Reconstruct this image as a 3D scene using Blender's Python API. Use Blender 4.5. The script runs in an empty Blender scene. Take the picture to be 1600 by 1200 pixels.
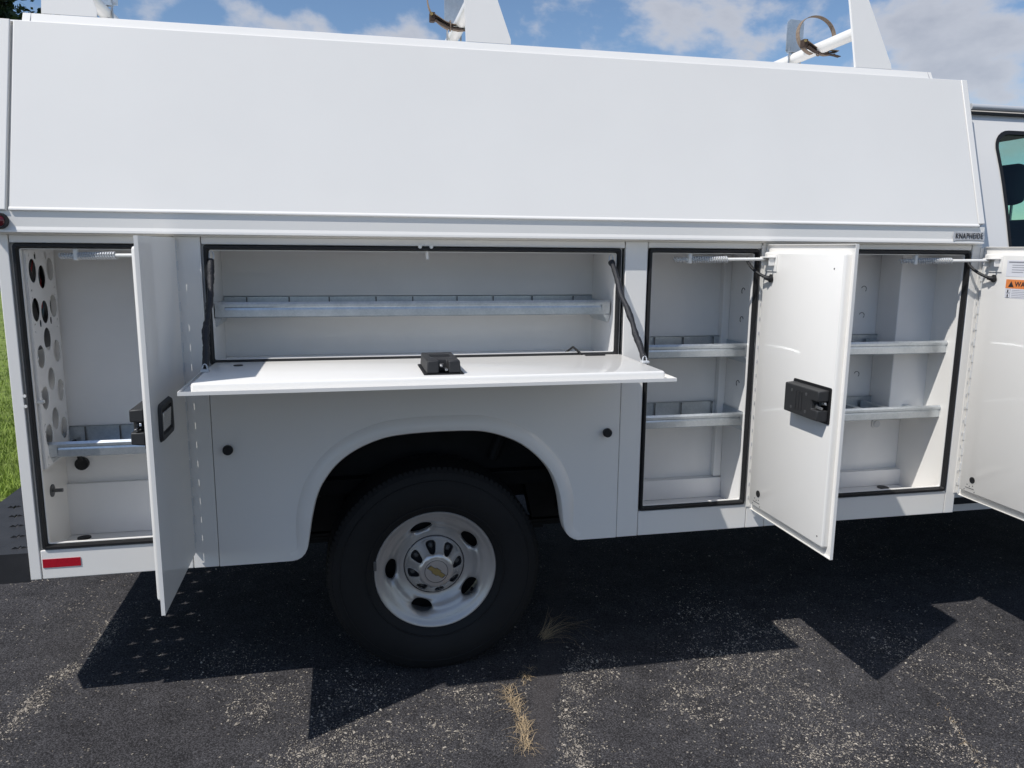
import bpy, bmesh, math, random
from mathutils import Vector, Matrix, noise
R = math.radians
random.seed(7)
SC = bpy.context.scene
COL = SC.collection

# ------------------------------------------------------------------ camera
cam_d = bpy.data.cameras.new('camera')
cam = bpy.data.objects.new('camera', cam_d)
COL.objects.link(cam)
YAW, PITCH, ROLL, FPX = R(12.2958), R(9.9161), R(-0.5021), 1203.3
CAM = Vector((0.0, -2.55, 1.53))
_f = Vector((math.sin(YAW)*math.cos(PITCH), math.cos(YAW)*math.cos(PITCH), -math.sin(PITCH)))
_r = Vector((math.cos(YAW), -math.sin(YAW), 0))
_d = _f.cross(_r)
_r2 = math.cos(ROLL)*_r + math.sin(ROLL)*_d
_d2 = -math.sin(ROLL)*_r + math.cos(ROLL)*_d
m = Matrix((( _r2.x, -_d2.x, -_f.x, CAM.x), (_r2.y, -_d2.y, -_f.y, CAM.y), (_r2.z, -_d2.z, -_f.z, CAM.z), (0, 0, 0, 1)))
cam.matrix_world = m
cam_d.sensor_width = 36.0
cam_d.lens = FPX/1600*36.0
cam_d.clip_start = 0.05
cam_d.clip_end = 3000
SC.camera = cam

# ------------------------------------------------------------------ light
SUN_TO = Vector((-0.65, -0.34, 1.0)).normalized()
ELEV = math.asin(SUN_TO.z)
AZ = math.atan2(SUN_TO.x, SUN_TO.y)          # clockwise from +Y
SKY_STRENGTH, SUN_STRENGTH = 0.113, 3.85
SC.view_settings.view_transform = 'Standard'
SC.view_settings.look = 'None'
SC.view_settings.exposure = 0.0
SC.view_settings.gamma = 1.0
SC.view_settings.use_curve_mapping = False

world = bpy.data.worlds.new('World')
SC.world = world
world.use_nodes = True
nt = world.node_tree
nt.nodes.clear()
N = nt.nodes.new
L = nt.links.new
out = N('ShaderNodeOutputWorld')
bg = N('ShaderNodeBackground')
bg.inputs['Strength'].default_value = SKY_STRENGTH
sky = N('ShaderNodeTexSky')
sky.sky_type = 'NISHITA'
sky.sun_disc = False
sky.sun_elevation = ELEV
sky.sun_rotation = AZ
sky.air_density = 1.0
sky.dust_density = 0.15
sky.ozone_density = 4.5
tc = N('ShaderNodeTexCoord')
sep = N('ShaderNodeSeparateXYZ')
L(tc.outputs['Generated'], sep.inputs[0])
def wmath(op, a, b=None, c=None):
    n = N('ShaderNodeMath'); n.operation = op
    for i, v in enumerate((a, b, c)):
        if v is None: continue
        if isinstance(v, (int, float)): n.inputs[i].default_value = v
        else: L(v, n.inputs[i])
    return n.outputs[0]
comb = N('ShaderNodeVectorMath'); comb.operation = 'MULTIPLY'
comb.inputs[1].default_value = (1.0, 1.0, 1.7)
L(tc.outputs['Generated'], comb.inputs[0])
cl = N('ShaderNodeTexNoise'); cl.noise_dimensions = '3D'
cl.inputs['Scale'].default_value = 4.6
cl.inputs['Detail'].default_value = 10
cl.inputs['Roughness'].default_value = 0.55
cl.inputs['Distortion'].default_value = 0.15
offs = N('ShaderNodeVectorMath'); offs.operation = 'ADD'
offs.inputs[1].default_value = (28.3, 22.2, 27.7)
L(comb.outputs[0], offs.inputs[0])
L(offs.outputs[0], cl.inputs['Vector'])
mask = N('ShaderNodeValToRGB')
mask.color_ramp.elements[0].position = 0.515
mask.color_ramp.elements[1].position = 0.61
mask.color_ramp.interpolation = 'EASE'
L(cl.outputs['Fac'], mask.inputs[0])
ccol = N('ShaderNodeValToRGB')
ccol.color_ramp.elements[0].position = 0.52
ccol.color_ramp.elements[0].color = (6.0, 6.1, 6.5, 1)
ccol.color_ramp.elements[1].position = 0.72
ccol.color_ramp.elements[1].color = (3.5, 3.7, 4.3, 1)
L(cl.outputs['Fac'], ccol.inputs[0])
mx = N('ShaderNodeMix'); mx.data_type = 'RGBA'
L(wmath('MULTIPLY', mask.outputs[0], 0.85), mx.inputs['Factor'])
L(sky.outputs[0], mx.inputs['A'])
L(ccol.outputs[0], mx.inputs['B'])
L(mx.outputs['Result'], bg.inputs['Color'])
L(bg.outputs[0], out.inputs['Surface'])

sun_d = bpy.data.lights.new('sun', 'SUN')
sun = bpy.data.objects.new('sun', sun_d)
COL.objects.link(sun)
sun_d.energy = SUN_STRENGTH
sun_d.angle = R(0.53)
sun_d.color = (1.0, 0.975, 0.935)
sun.rotation_euler = SUN_TO.to_track_quat('Z', 'Y').to_euler()
sun.location = (-6, -3, 9)

# ------------------------------------------------------------------ materials
MATS = {}
def mat(name, color, rough=0.5, metal=0.0, coat=0.0, spec=0.5, noise_amt=0.0, noise_scale=20, bump=0.0, bump_scale=200, rough_var=0.0, trans=0.0, ior=1.45, alpha=None):
    m = bpy.data.materials.new(name); m.use_nodes = True
    t = m.node_tree; b = t.nodes['Principled BSDF']
    b.inputs['Base Color'].default_value = (*color, 1)
    b.inputs['Roughness'].default_value = rough
    b.inputs['Metallic'].default_value = metal
    b.inputs['Coat Weight'].default_value = coat
    b.inputs['Coat Roughness'].default_value = 0.06
    b.inputs['Specular IOR Level'].default_value = spec
    b.inputs['Transmission Weight'].default_value = trans
    b.inputs['IOR'].default_value = ior
    co = t.nodes.new('ShaderNodeTexCoord')
    if noise_amt or rough_var:
        n = t.nodes.new('ShaderNodeTexNoise'); n.inputs['Scale'].default_value = noise_scale; n.inputs['Detail'].default_value = 6
        t.links.new(co.outputs['Object'], n.inputs['Vector'])
        if noise_amt:
            r = t.nodes.new('ShaderNodeMapRange'); r.inputs[1].default_value = 0.3; r.inputs[2].default_value = 0.7
            r.inputs[3].default_value = 1-noise_amt; r.inputs[4].default_value = 1+noise_amt
            t.links.new(n.outputs['Fac'], r.inputs[0])
            h = t.nodes.new('ShaderNodeVectorMath'); h.operation = 'SCALE'; h.inputs[0].default_value = color
            t.links.new(r.outputs[0], h.inputs['Scale']); t.links.new(h.outputs[0], b.inputs['Base Color'])
        if rough_var:
            r = t.nodes.new('ShaderNodeMapRange'); r.inputs[1].default_value = 0.3; r.inputs[2].default_value = 0.7
            r.inputs[3].default_value = max(0.02, rough-rough_var); r.inputs[4].default_value = rough+rough_var
            t.links.new(n.outputs['Fac'], r.inputs[0]); t.links.new(r.outputs[0], b.inputs['Roughness'])
    if bump:
        n = t.nodes.new('ShaderNodeTexNoise'); n.inputs['Scale'].default_value = bump_scale; n.inputs['Detail'].default_value = 3
        t.links.new(co.outputs['Object'], n.inputs['Vector'])
        bp = t.nodes.new('ShaderNodeBump'); bp.inputs['Strength'].default_value = bump; bp.inputs['Distance'].default_value = 0.002
        t.links.new(n.outputs['Fac'], bp.inputs['Height']); t.links.new(bp.outputs[0], b.inputs['Normal'])
    MATS[name] = m
    return m
M = MATS
mat('white_paint', (0.85, 0.825, 0.782), 0.5, coat=0.5, spec=0.3, bump=0.05, bump_scale=5, noise_amt=0.015, noise_scale=3)
mat('liner_paint', (0.825, 0.812, 0.795), 0.5, coat=0.3, spec=0.3, bump=0.06, bump_scale=6, noise_amt=0.03, noise_scale=5)
mat('cab_paint', (0.85, 0.825, 0.785), 0.2, coat=0.9)
mat('seal_rubber', (0.012, 0.012, 0.013), 0.55)
mat('black_plastic', (0.03, 0.03, 0.031), 0.5, bump=0.25, bump_scale=500)
mat('bumper_black', (0.024, 0.024, 0.026), 0.55, bump=0.3, bump_scale=300, noise_amt=0.25, noise_scale=12)
mat('underbody', (0.008, 0.008, 0.0085), 0.75, noise_amt=0.3)
mat('tyre_rubber', (0.007, 0.007, 0.0075), 0.75, noise_amt=0.2, noise_scale=8, bump=0.2, bump_scale=250)
mat('rim_silver', (0.50, 0.475, 0.45), 0.36, metal=0.5, noise_amt=0.05, noise_scale=12)
mat('cap_silver', (0.62, 0.60, 0.58), 0.26, metal=0.7)
mat('gold', (0.36, 0.26, 0.10), 0.4, metal=0.4)
mat('steel', (0.5, 0.5, 0.5), 0.35, metal=0.9)
mat('dark_steel', (0.14, 0.14, 0.14), 0.45, metal=0.6)
mat('hinge_steel', (0.62, 0.63, 0.64), 0.4, metal=0.2)
mat('white_plastic', (0.78, 0.77, 0.73), 0.4)
mat('red_reflector', (0.42, 0.006, 0.02), 0.3, coat=0.5, noise_amt=0.15, noise_scale=300)
mat('red_lens', (0.12, 0.006, 0.012), 0.15, coat=0.8)
mat('label_white', (0.75, 0.75, 0.78), 0.45)
mat('label_orange', (0.80, 0.25, 0.07), 0.45)
mat('ink', (0.03, 0.03, 0.035), 0.5)
mat('ink_grey', (0.30, 0.30, 0.33), 0.5)
mat('badge_silver', (0.52, 0.52, 0.53), 0.4, metal=0.1)
mat('strap_tan', (0.24, 0.18, 0.135), 0.8, noise_amt=0.2, noise_scale=90)
mat('strap_dark', (0.05, 0.03, 0.02), 0.7)
mat('seat_fabric', (0.05, 0.052, 0.056), 0.85)
mat('cab_trim', (0.09, 0.09, 0.095), 0.7)
mat('wire_red', (0.25, 0.02, 0.02), 0.45)
mat('wire_blue', (0.05, 0.09, 0.11), 0.45)
mat('bark', (0.09, 0.07, 0.05), 0.9, noise_amt=0.3)
mat('straw', (0.50, 0.37, 0.22), 0.8, noise_amt=0.45, noise_scale=160)
mat('blade_green', (0.23, 0.31, 0.05), 0.65, noise_amt=0.35, noise_scale=3)
mat('leaf', (0.035, 0.06, 0.025), 0.6, noise_amt=0.4, noise_scale=1.5)
mat('sleeve', (0.022, 0.022, 0.026), 0.38, bump=1.0, bump_scale=420)
mat('headlamp', (0.7, 0.72, 0.75), 0.1, coat=1.0)

def galvanised():
    m = bpy.data.materials.new('galvanised'); m.use_nodes = True
    t = m.node_tree; b = t.nodes['Principled BSDF']
    co = t.nodes.new('ShaderNodeTexCoord')
    v = t.nodes.new('ShaderNodeTexVoronoi'); v.inputs['Scale'].default_value = 160
    n = t.nodes.new('ShaderNodeTexNoise'); n.inputs['Scale'].default_value = 14; n.inputs['Detail'].default_value = 5
    t.links.new(co.outputs['Object'], v.inputs['Vector']); t.links.new(co.outputs['Object'], n.inputs['Vector'])
    mixn = t.nodes.new('ShaderNodeMath'); mixn.operation = 'MULTIPLY'
    sp = t.nodes.new('ShaderNodeSeparateColor'); t.links.new(v.outputs['Color'], sp.inputs[0])
    t.links.new(sp.outputs[0], mixn.inputs[0]); mixn.inputs[1].default_value = 0.22
    ad = t.nodes.new('ShaderNodeMath'); ad.operation = 'ADD'
    t.links.new(mixn.outputs[0], ad.inputs[0]); t.links.new(n.outputs['Fac'], ad.inputs[1])
    r = t.nodes.new('ShaderNodeValToRGB')
    r.color_ramp.elements[0].position = 0.3; r.color_ramp.elements[0].color = (0.50, 0.54, 0.57, 1)
    r.color_ramp.elements[1].position = 0.95; r.color_ramp.elements[1].color = (0.70, 0.73, 0.75, 1)
    t.links.new(ad.outputs[0], r.inputs[0]); t.links.new(r.outputs[0], b.inputs['Base Color'])
    b.inputs['Metallic'].default_value = 0.85
    b.inputs['Roughness'].default_value = 0.34
    MATS['galvanised'] = m
galvanised()

def glass(name, col):
    m = bpy.data.materials.new(name); m.use_nodes = True
    t = m.node_tree; t.nodes.clear()
    o = t.nodes.new('ShaderNodeOutputMaterial')
    tr = t.nodes.new('ShaderNodeBsdfTransparent'); tr.inputs[0].default_value = (*col, 1)
    gl = t.nodes.new('ShaderNodeBsdfGlossy'); gl.inputs['Roughness'].default_value = 0.02
    fr = t.nodes.new('ShaderNodeFresnel'); fr.inputs['IOR'].default_value = 1.5
    mi = t.nodes.new('ShaderNodeMixShader')
    t.links.new(fr.outputs[0], mi.inputs[0]); t.links.new(tr.outputs[0], mi.inputs[1]); t.links.new(gl.outputs[0], mi.inputs[2])
    t.links.new(mi.outputs[0], o.inputs[0])
    MATS[name] = m
glass('tinted_glass', (0.74, 0.88, 0.83))

def asphalt():
    m = bpy.data.materials.new('asphalt'); m.use_nodes = True
    t = m.node_tree; b = t.nodes['Principled BSDF']; n_ = t.nodes.new; l_ = t.links.new
    co = n_('ShaderNodeTexCoord')
    def nz(scale, detail=4, rough=0.5):
        n = n_('ShaderNodeTexNoise'); n.inputs['Scale'].default_value = scale; n.inputs['Detail'].default_value = detail
        n.inputs['Roughness'].default_value = rough
        l_(co.outputs['Object'], n.inputs['Vector']); return n.outputs['Fac']
    def mr(x, a, b2, c, d):
        r = n_('ShaderNodeMapRange'); l_(x, r.inputs[0])
        for i, v in enumerate((a, b2, c, d)): r.inputs[i+1].default_value = v
        return r.outputs[0]
    def ma(op, a, b2):
        q = n_('ShaderNodeMath'); q.operation = op
        for i, v in enumerate((a, b2)):
            if isinstance(v, (int, float)): q.inputs[i].default_value = v
            else: l_(v, q.inputs[i])
        return q.outputs[0]
    fine = nz(170, 3, 0.7)
    mid = nz(9, 5)
    big = nz(0.9, 3)
    ag = n_('ShaderNodeTexVoronoi'); ag.inputs['Scale'].default_value = 210; l_(co.outputs['Object'], ag.inputs['Vector'])
    agc = n_('ShaderNodeSeparateColor'); l_(ag.outputs['Color'], agc.inputs[0])
    stone = ma('MULTIPLY', mr(agc.outputs[0], 0, 1, 0.72, 1.28), mr(ag.outputs['Distance'], 0.3, 0.65, 1.05, 0.45))
    val = ma('MULTIPLY', ma('MULTIPLY', ma('MULTIPLY', mr(fine, 0.25, 0.75, 0.6, 1.4), stone), mr(mid, 0.3, 0.7, 0.8, 1.2)), mr(big, 0.3, 0.7, 0.85, 1.15))
    base = n_('ShaderNodeVectorMath'); base.operation = 'SCALE'; base.inputs[0].default_value = (0.079, 0.0755, 0.0785)
    l_(val, base.inputs['Scale'])
    # an old smooth brownish repair seam with ragged edges
    sx = n_('ShaderNodeSeparateXYZ'); l_(co.outputs['Object'], sx.inputs[0])
    wob = ma('MULTIPLY', ma('SUBTRACT', nz(11, 5, 0.6), 0.5), 0.11)
    dist = ma('ABSOLUTE', ma('ADD', ma('SUBTRACT', ma('SUBTRACT', sx.outputs[0], ma('MULTIPLY', sx.outputs[1], 0.34)), 0.700), wob), 0)
    seam = mr(dist, 0.025, 0.060, 1.0, 0.0)
    sb = n_('ShaderNodeVectorMath'); sb.operation = 'SCALE'; sb.inputs[0].default_value = (0.082, 0.073, 0.072)
    l_(mr(fine, 0.25, 0.75, 0.6, 1.4), sb.inputs['Scale'])
    bmix = n_('ShaderNodeMix'); bmix.data_type = 'RGBA'
    l_(ma('MULTIPLY', seam, 0.4), bmix.inputs['Factor']); l_(base.outputs[0], bmix.inputs['A']); l_(sb.outputs[0], bmix.inputs['B'])
    # worn-out pale aggregate: small cells kept only where a patchy mask lets them through
    vo = n_('ShaderNodeTexVoronoi'); vo.inputs['Scale'].default_value = 105; l_(co.outputs['Object'], vo.inputs['Vector'])
    spc = n_('ShaderNodeSeparateColor'); l_(vo.outputs['Color'], spc.inputs[0])
    patch = ma('ADD', ma('MULTIPLY', nz(2.2, 6, 0.62), 0.75), ma('MULTIPLY', nz(14, 3), 0.25))
    thr = mr(patch, 0.46, 0.66, 0.997, 0.72)
    keep = ma('GREATER_THAN', spc.outputs[0], thr)
    core = ma('LESS_THAN', vo.outputs['Distance'], 0.36)
    fac = ma('MULTIPLY', ma('MULTIPLY', keep, core), ma('SUBTRACT', 1.0, seam))
    grit = n_('ShaderNodeVectorMath'); grit.operation = 'SCALE'; grit.inputs[0].default_value = (0.33, 0.29, 0.24)
    l_(mr(spc.outputs[1], 0, 1, 0.35, 1.1), grit.inputs['Scale'])
    mi = n_('ShaderNodeMix'); mi.data_type = 'RGBA'
    l_(fac, mi.inputs['Factor']); l_(bmix.outputs['Result'], mi.inputs['A']); l_(grit.outputs[0], mi.inputs['B'])
    l_(mi.outputs['Result'], b.inputs['Base Color'])
    b.inputs['Roughness'].default_value = 0.9
    b.inputs['Specular IOR Level'].default_value = 0.08
    bp = n_('ShaderNodeBump'); bp.inputs['Strength'].default_value = 0.9; bp.inputs['Distance'].default_value = 0.006
    hh = ma('ADD', ma('MULTIPLY', nz(120, 4, 0.65), 0.7), ma('MULTIPLY', nz(35, 3), 0.5))
    l_(hh, bp.inputs['Height']); l_(bp.outputs[0], b.inputs['Normal'])
    MATS['asphalt'] = m
asphalt()
mat('grit', (0.36, 0.315, 0.26), 0.8, noise_amt=0.5, noise_scale=45)
mat('lawn', (0.16, 0.21, 0.04), 0.9, noise_amt=0.4, noise_scale=6, bump=1.0, bump_scale=30)

# ------------------------------------------------------------------ mesh helpers
class MB:
    def __init__(s): s.v = []; s.f = []
    def add(s, vs, fs):
        o = len(s.v); s.v += [tuple(p) for p in vs]; s.f += [tuple(i+o for i in q) for q in fs]; return s
    def box(s, x0, x1, y0, y1, z0, z1):
        vs = [(x, y, z) for x in (x0, x1) for y in (y0, y1) for z in (z0, z1)]
        return s.add(vs, [(0, 1, 3, 2), (4, 6, 7, 5), (0, 4, 5, 1), (2, 3, 7, 6), (0, 2, 6, 4), (1, 5, 7, 3)])
    def hexa(s, p):   # 8 points: bottom ring 4, top ring 4
        return s.add(p, [(3, 2, 1, 0), (4, 5, 6, 7), (0, 1, 5, 4), (1, 2, 6, 5), (2, 3, 7, 6), (3, 0, 4, 7)])
    def tube(s, path, r, n=10, caps=True):
        path = [Vector(p) for p in path]; rings = []; up = Vector((0.03, 0.02, 1))
        rr = r if isinstance(r, (list, tuple)) else [r]*len(path)
        for i, p in enumerate(path):
            d = (path[min(i+1, len(path)-1)]-path[max(i-1, 0)]).normalized()
            a = d.cross(up)
            if a.length < 0.1: a = d.cross(Vector((1, 0, 0)))
            a.normalize(); b2 = d.cross(a)
            rings.append([p+rr[i]*(math.cos(k*2*math.pi/n)*a+math.sin(k*2*math.pi/n)*b2) for k in range(n)])
        vs = [q for g in rings for q in g]
        fs = [(i*n+k, i*n+(k+1) % n, (i+1)*n+(k+1) % n, (i+1)*n+k) for i in range(len(path)-1) for k in range(n)]
        if caps:
            fs.append(tuple(range(n-1, -1, -1))); fs.append(tuple((len(path)-1)*n+k for k in range(n)))
        return s.add(vs, fs)
    def prism(s, poly, axis, a, b2):
        # poly of 2-D points, extruded along axis ('x','y','z')
        def P(q, t):
            return {'x': (t, q[0], q[1]), 'y': (q[0], t, q[1]), 'z': (q[0], q[1], t)}[axis]
        n = len(poly)
        vs = [P(q, a) for q in poly]+[P(q, b2) for q in poly]
        fs = [tuple(range(n)), tuple(range(2*n-1, n-1, -1))]+[(i, (i+1) % n, n+(i+1) % n, n+i) for i in range(n)]
        return s.add(vs, fs)
    def lathe_y(s, prof, cx, cz, n=48, close=False):
        # prof: list of (r, y); revolve about the Y axis through (cx, cz)
        k = len(prof); vs = []
        for i in range(n):
            a = 2*math.pi*i/n
            vs += [(cx+r*math.cos(a), y, cz+r*math.sin(a)) for r, y in prof]
        fs = [(i*k+j, ((i+1) % n)*k+j, ((i+1) % n)*k+j+1, i*k+j+1) for i in range(n) for j in range(k-1)]
        return s.add(vs, fs)
    def build(s, name, material, parent=None, bevel=0.0, smooth=False, seg=2, origin=None, normals=True):
        me = bpy.data.meshes.new(name)
        me.from_pydata(s.v, [], s.f)
        bm = bmesh.new(); bm.from_mesh(me)
        bmesh.ops.remove_doubles(bm, verts=bm.verts, dist=1e-6)
        if normals: bmesh.ops.recalc_face_normals(bm, faces=bm.faces)
        if bevel:
            ed = [e for e in bm.edges if len(e.link_faces) == 2 and e.calc_face_angle(0) > 0.35]
            bvr = bmesh.ops.bevel(bm, geom=ed, offset=bevel, segments=seg, profile=0.5, affect='EDGES', clamp_overlap=True)
            for f in bm.faces: f.smooth = False
            for f in bvr['faces']: f.smooth = True
        bm.to_mesh(me); bm.free()
        if smooth:
            for p in me.polygons: p.use_smooth = True
            try: me.set_sharp_from_angle(angle=R(38))
            except Exception: pass
        if isinstance(material, str): material = M[material]
        me.materials.append(material)
        o = bpy.data.objects.new(name, me); COL.objects.link(o)
        if parent: attach(o, parent)
        return o
def attach(o, parent):
    o.parent = parent
    w = parent.location.copy(); p = parent.parent
    while p: w += p.location; p = p.parent
    o.location = -w if o.location.length == 0 else o.location-w
def empty(name, loc=(0, 0, 0)):
    o = bpy.data.objects.new(name, None); COL.objects.link(o); o.location = loc; o.empty_display_size = 0.1
    return o
def tag(o, label, cat, group=None, kind=None):
    o['label'] = label; o['category'] = cat
    if group: o['group'] = group
    if kind: o['kind'] = kind
    return o
def plate(outer, holes, fn, t, name, material, parent, smooth=False):
    """flat plate with real holes: outer/holes are 2-D loops, fn(u, v, w) -> 3-D, w runs 0..t"""
    bm = bmesh.new(); loops = []
    for lp in [outer]+holes:
        vs = [bm.verts.new((u, v, 0)) for u, v in lp]
        es = [bm.edges.new((vs[i], vs[(i+1) % len(vs)])) for i in range(len(vs))]
        loops.append(vs)
    bmesh.ops.triangle_fill(bm, use_beauty=True, use_dissolve=False, edges=list(bm.edges))
    bm.verts.index_update()
    V2 = [tuple(v.co[:2]) for v in bm.verts]
    tris = [tuple(v.index for v in f.verts) for f in bm.faces]
    li = [[v.index for v in lp] for lp in loops]
    bm.free()
    n = len(V2); mb = MB()
    vs = [fn(u, v, 0) for u, v in V2]+[fn(u, v, t) for u, v in V2]
    fs = list(tris)+[tuple(i+n for i in reversed(q)) for q in tris]
    for lp in li:
        k = len(lp)
        fs += [(lp[i], lp[(i+1) % k], lp[(i+1) % k]+n, lp[i]+n) for i in range(k)]
    mb.add(vs, fs)
    return mb.build(name, material, parent, smooth=smooth)
def ell(cu, cv, a, b2, n=20):
    return [(cu+a*math.cos(2*math.pi*i/n), cv+b2*math.sin(2*math.pi*i/n)) for i in range(n)]
def rrect(u0, u1, v0, v1, r, n=5):
    out_ = []
    for cu, cv, a0 in ((u1-r, v1-r, 0), (u0+r, v1-r, 90), (u0+r, v0+r, 180), (u1-r, v0+r, 270)):
        for i in range(n+1):
            a = R(a0+90*i/n); out_.append((cu+r*math.cos(a), cv+r*math.sin(a)))
    return out_
def text_mesh(body, size, name, material, parent, mtx, extrude=0.0006, bold=0.018, space=1.06):
    cu = bpy.data.curves.new(name, 'FONT'); cu.body = body; cu.size = size; cu.extrude = extrude
    cu.offset = size*bold; cu.space_character = space; cu.align_x = 'CENTER'; cu.align_y = 'CENTER'; cu.resolution_u = 3
    to = bpy.data.objects.new(name, cu); COL.objects.link(to)
    dg = bpy.context.evaluated_depsgraph_get()
    me = bpy.data.meshes.new_from_object(to.evaluated_get(dg))
    bpy.data.objects.remove(to); bpy.data.curves.remove(cu)
    me.transform(mtx); me.materials.clear(); me.materials.append(M[material])
    o = bpy.data.objects.new(name, me); COL.objects.link(o)
    if parent: attach(o, parent)
    return o

# ------------------------------------------------------------------ ground
g = MB(); S = 260
g.add([(-S, -S, 0), (S, -S, 0), (S, S, 0), (-S, S, 0)], [(0, 1, 2, 3)])
asp = g.build('asphalt_lot', 'asphalt'); asp['kind'] = 'structure'
LAWN_Y = 2.45
g = MB()
xs = [-240]+[-12+0.35*i for i in range(70)]+[240]
vs = []; 
for x in xs:
    e = LAWN_Y+0.06*noise.noise(Vector((x*1.7, 0, 0)))
    vs += [(x, e, 0.004), (x, e+0.25, 0.03), (x, 240, 0.05)]
fs = [(i*3+j, (i+1)*3+j, (i+1)*3+j+1, i*3+j+1) for i in range(len(xs)-1) for j in range(2)]
g.add(vs, fs)
lawn = g.build('lawn', 'lawn'); lawn['kind'] = 'structure'

# loose pale grit, lying in drifts and patches
PATCH = [(-0.31, -0.02, 0.10, 1), (-0.07, -0.31, 0.13, 1), (-0.17, -0.38, 0.09, 0.8), (0.08, -0.39, 0.10, 0.9), (-0.48, 0.27, 0.10, 0.6), (0.01, -0.04, 0.13, 0.5), (0.39, -0.12, 0.08, 0.9),
         (0.72, -0.28, 0.07, 1), (0.68, -0.49, 0.06, 0.9), (1.35, -0.07, 0.13, 0.9), (1.13, -0.31, 0.11, 0.9), (1.5, -0.38, 0.15, 0.8), (1.4, -0.67, 0.13, 1), (1.57, 0.03, 0.13, 0.7), (1.74, 0.08, 0.08, 0.9),
         (2.09, -0.12, 0.15, 0.6), (2.3, -0.4, 0.15, 0.7), (1.81, -0.71, 0.11, 0.6), (1.55, -0.66, 0.09, 0.8), (-1.44, 1.25, 0.09, 0.5), (1.47, 0.28, 0.13, 0.5), (0.28, -0.33, 0.09, 0.6), (0.87, -0.04, 0.08, 0.8), (0.80, -0.14, 0.07, 0.9)]
DRIFT = [[(-1.12, -0.20), (-1.096, -0.071), (-1.075, 0.1), (-1.063, 0.269), (-0.997, 0.33), (-0.964, 0.439), (-0.972, 0.593), (-0.968, 0.76)],
         [(2.0, -0.304), (1.998, -0.402), (2.009, -0.465), (1.929, -0.6), (1.882, -0.693), (1.845, -0.795), (1.821, -0.891)],
         [(0.86, 0.1), (0.77, -0.10), (0.72, -0.25), (0.67, -0.42), (0.64, -0.60)]]
def seg_dist(x, y, pl):
    p = Vector((x, y)); best = 9
    for a, b_ in zip(pl[:-1], pl[1:]):
        a, b_ = Vector(a), Vector(b_); d = b_-a; t = max(0, min(1, (p-a).dot(d)/d.length_squared)); best = min(best, (p-a-d*t).length)
    return best
def seal_x(y): return 0.705+0.33*y if y < 0.0 else 0.705+0.40*y
def grit_field():
    g = MB(); made = 0; tries = 0
    rnd = random.Random(11)
    wsum = [w_*r_*r_ for _, _, r_, w_ in PATCH]
    def fine(x, y): return (0.7+0.9*noise.noise(Vector((x*14, y*14, 5.0))))*(0.75+0.9*noise.noise(Vector((x*42, y*42, 2.0))))
    while made < 26000 and tries < 200000:
        tries += 1
        u = rnd.random()
        if u < 0.50:
            a, b_, r_, w_ = rnd.choices(PATCH, wsum)[0]; x = rnd.gauss(a, r_*0.75); y = rnd.gauss(b_, r_*0.75); p = fine(x, y)*0.8
        elif u < 0.62:
            k = rnd.choices((0, 1, 2), (0.62, 0.06, 0.32))[0]; pl = DRIFT[k]; i = rnd.randrange(len(pl)-1); t = rnd.random(); ww = (0.024, 0.006, 0.03)[k]
            x = pl[i][0]+(pl[i+1][0]-pl[i][0])*t+rnd.gauss(0, ww); y = pl[i][1]+(pl[i+1][1]-pl[i][1])*t+rnd.gauss(0, ww); p = fine(x, y)*(0.35+1.3*max(0, noise.noise(Vector((x*6, y*6, 8)))+0.25))
        else:
            x = rnd.uniform(-1.7, 3.6); y = rnd.uniform(-1.15, 1.25)
            p = (noise.fractal(Vector((x*2.3+4, y*2.9, 1.3)), 0.7, 2.1, 4)*0.8+0.12)*fine(x, y)
            p = max(p, 0.03)
        if abs(x-seal_x(y)) < 0.055 and y < 0.1: p *= 0.06
        if y < 0.5 and (x-0.297)**2+(y-0.17)**2 < 0.02: continue
        if rnd.random() > p: continue
        s = 0.0011*math.exp(rnd.gauss(0.15, 0.52))
        if rnd.random() < 0.005: s *= 2.0
        a = rnd.uniform(0, 6.28); ca, sa = math.cos(a)*s, math.sin(a)*s
        k1, k2, k3 = rnd.uniform(0.8, 1.8), rnd.uniform(0.5, 1.1), rnd.uniform(0.3, 0.9)
        z = 0.001
        g.add([(x+ca*k1, y+sa*k1, z), (x-sa*k2+ca*0.4, y+ca*k2+sa*0.4, z+0.3*s), (x-ca*k1, y-sa*k1, z), (x+sa*k2, y-ca*k2, z+0.2*s), (x+ca*0.2, y+sa*0.3, z+s*k3*1.3)],
              [(0, 1, 4), (1, 2, 4), (2, 3, 4), (3, 0, 4)])
        made += 1
    o = g.build('loose_grit', 'grit', normals=False)
    tag(o, 'pale loose grit scattered over the dark asphalt', 'gravel', kind='stuff')
grit_field()

# ------------------------------------------------------------------ truck
truck = empty('service_truck', (0.7, 1.0, 0))
tag(truck, 'white service body truck with open side compartments and roof rack', 'truck')
W = 'white_paint'
def tb(name, x0, x1, y0, y1, z0, z1, material=W, parent=truck, bevel=0.0025, smooth=False):
    return MB().box(x0, x1, y0, y1, z0, z1).build(name, material, parent, bevel=bevel)
ZB, ZT = 0.490, 1.560
T = 0.022                               # depth of the face frame
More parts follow.
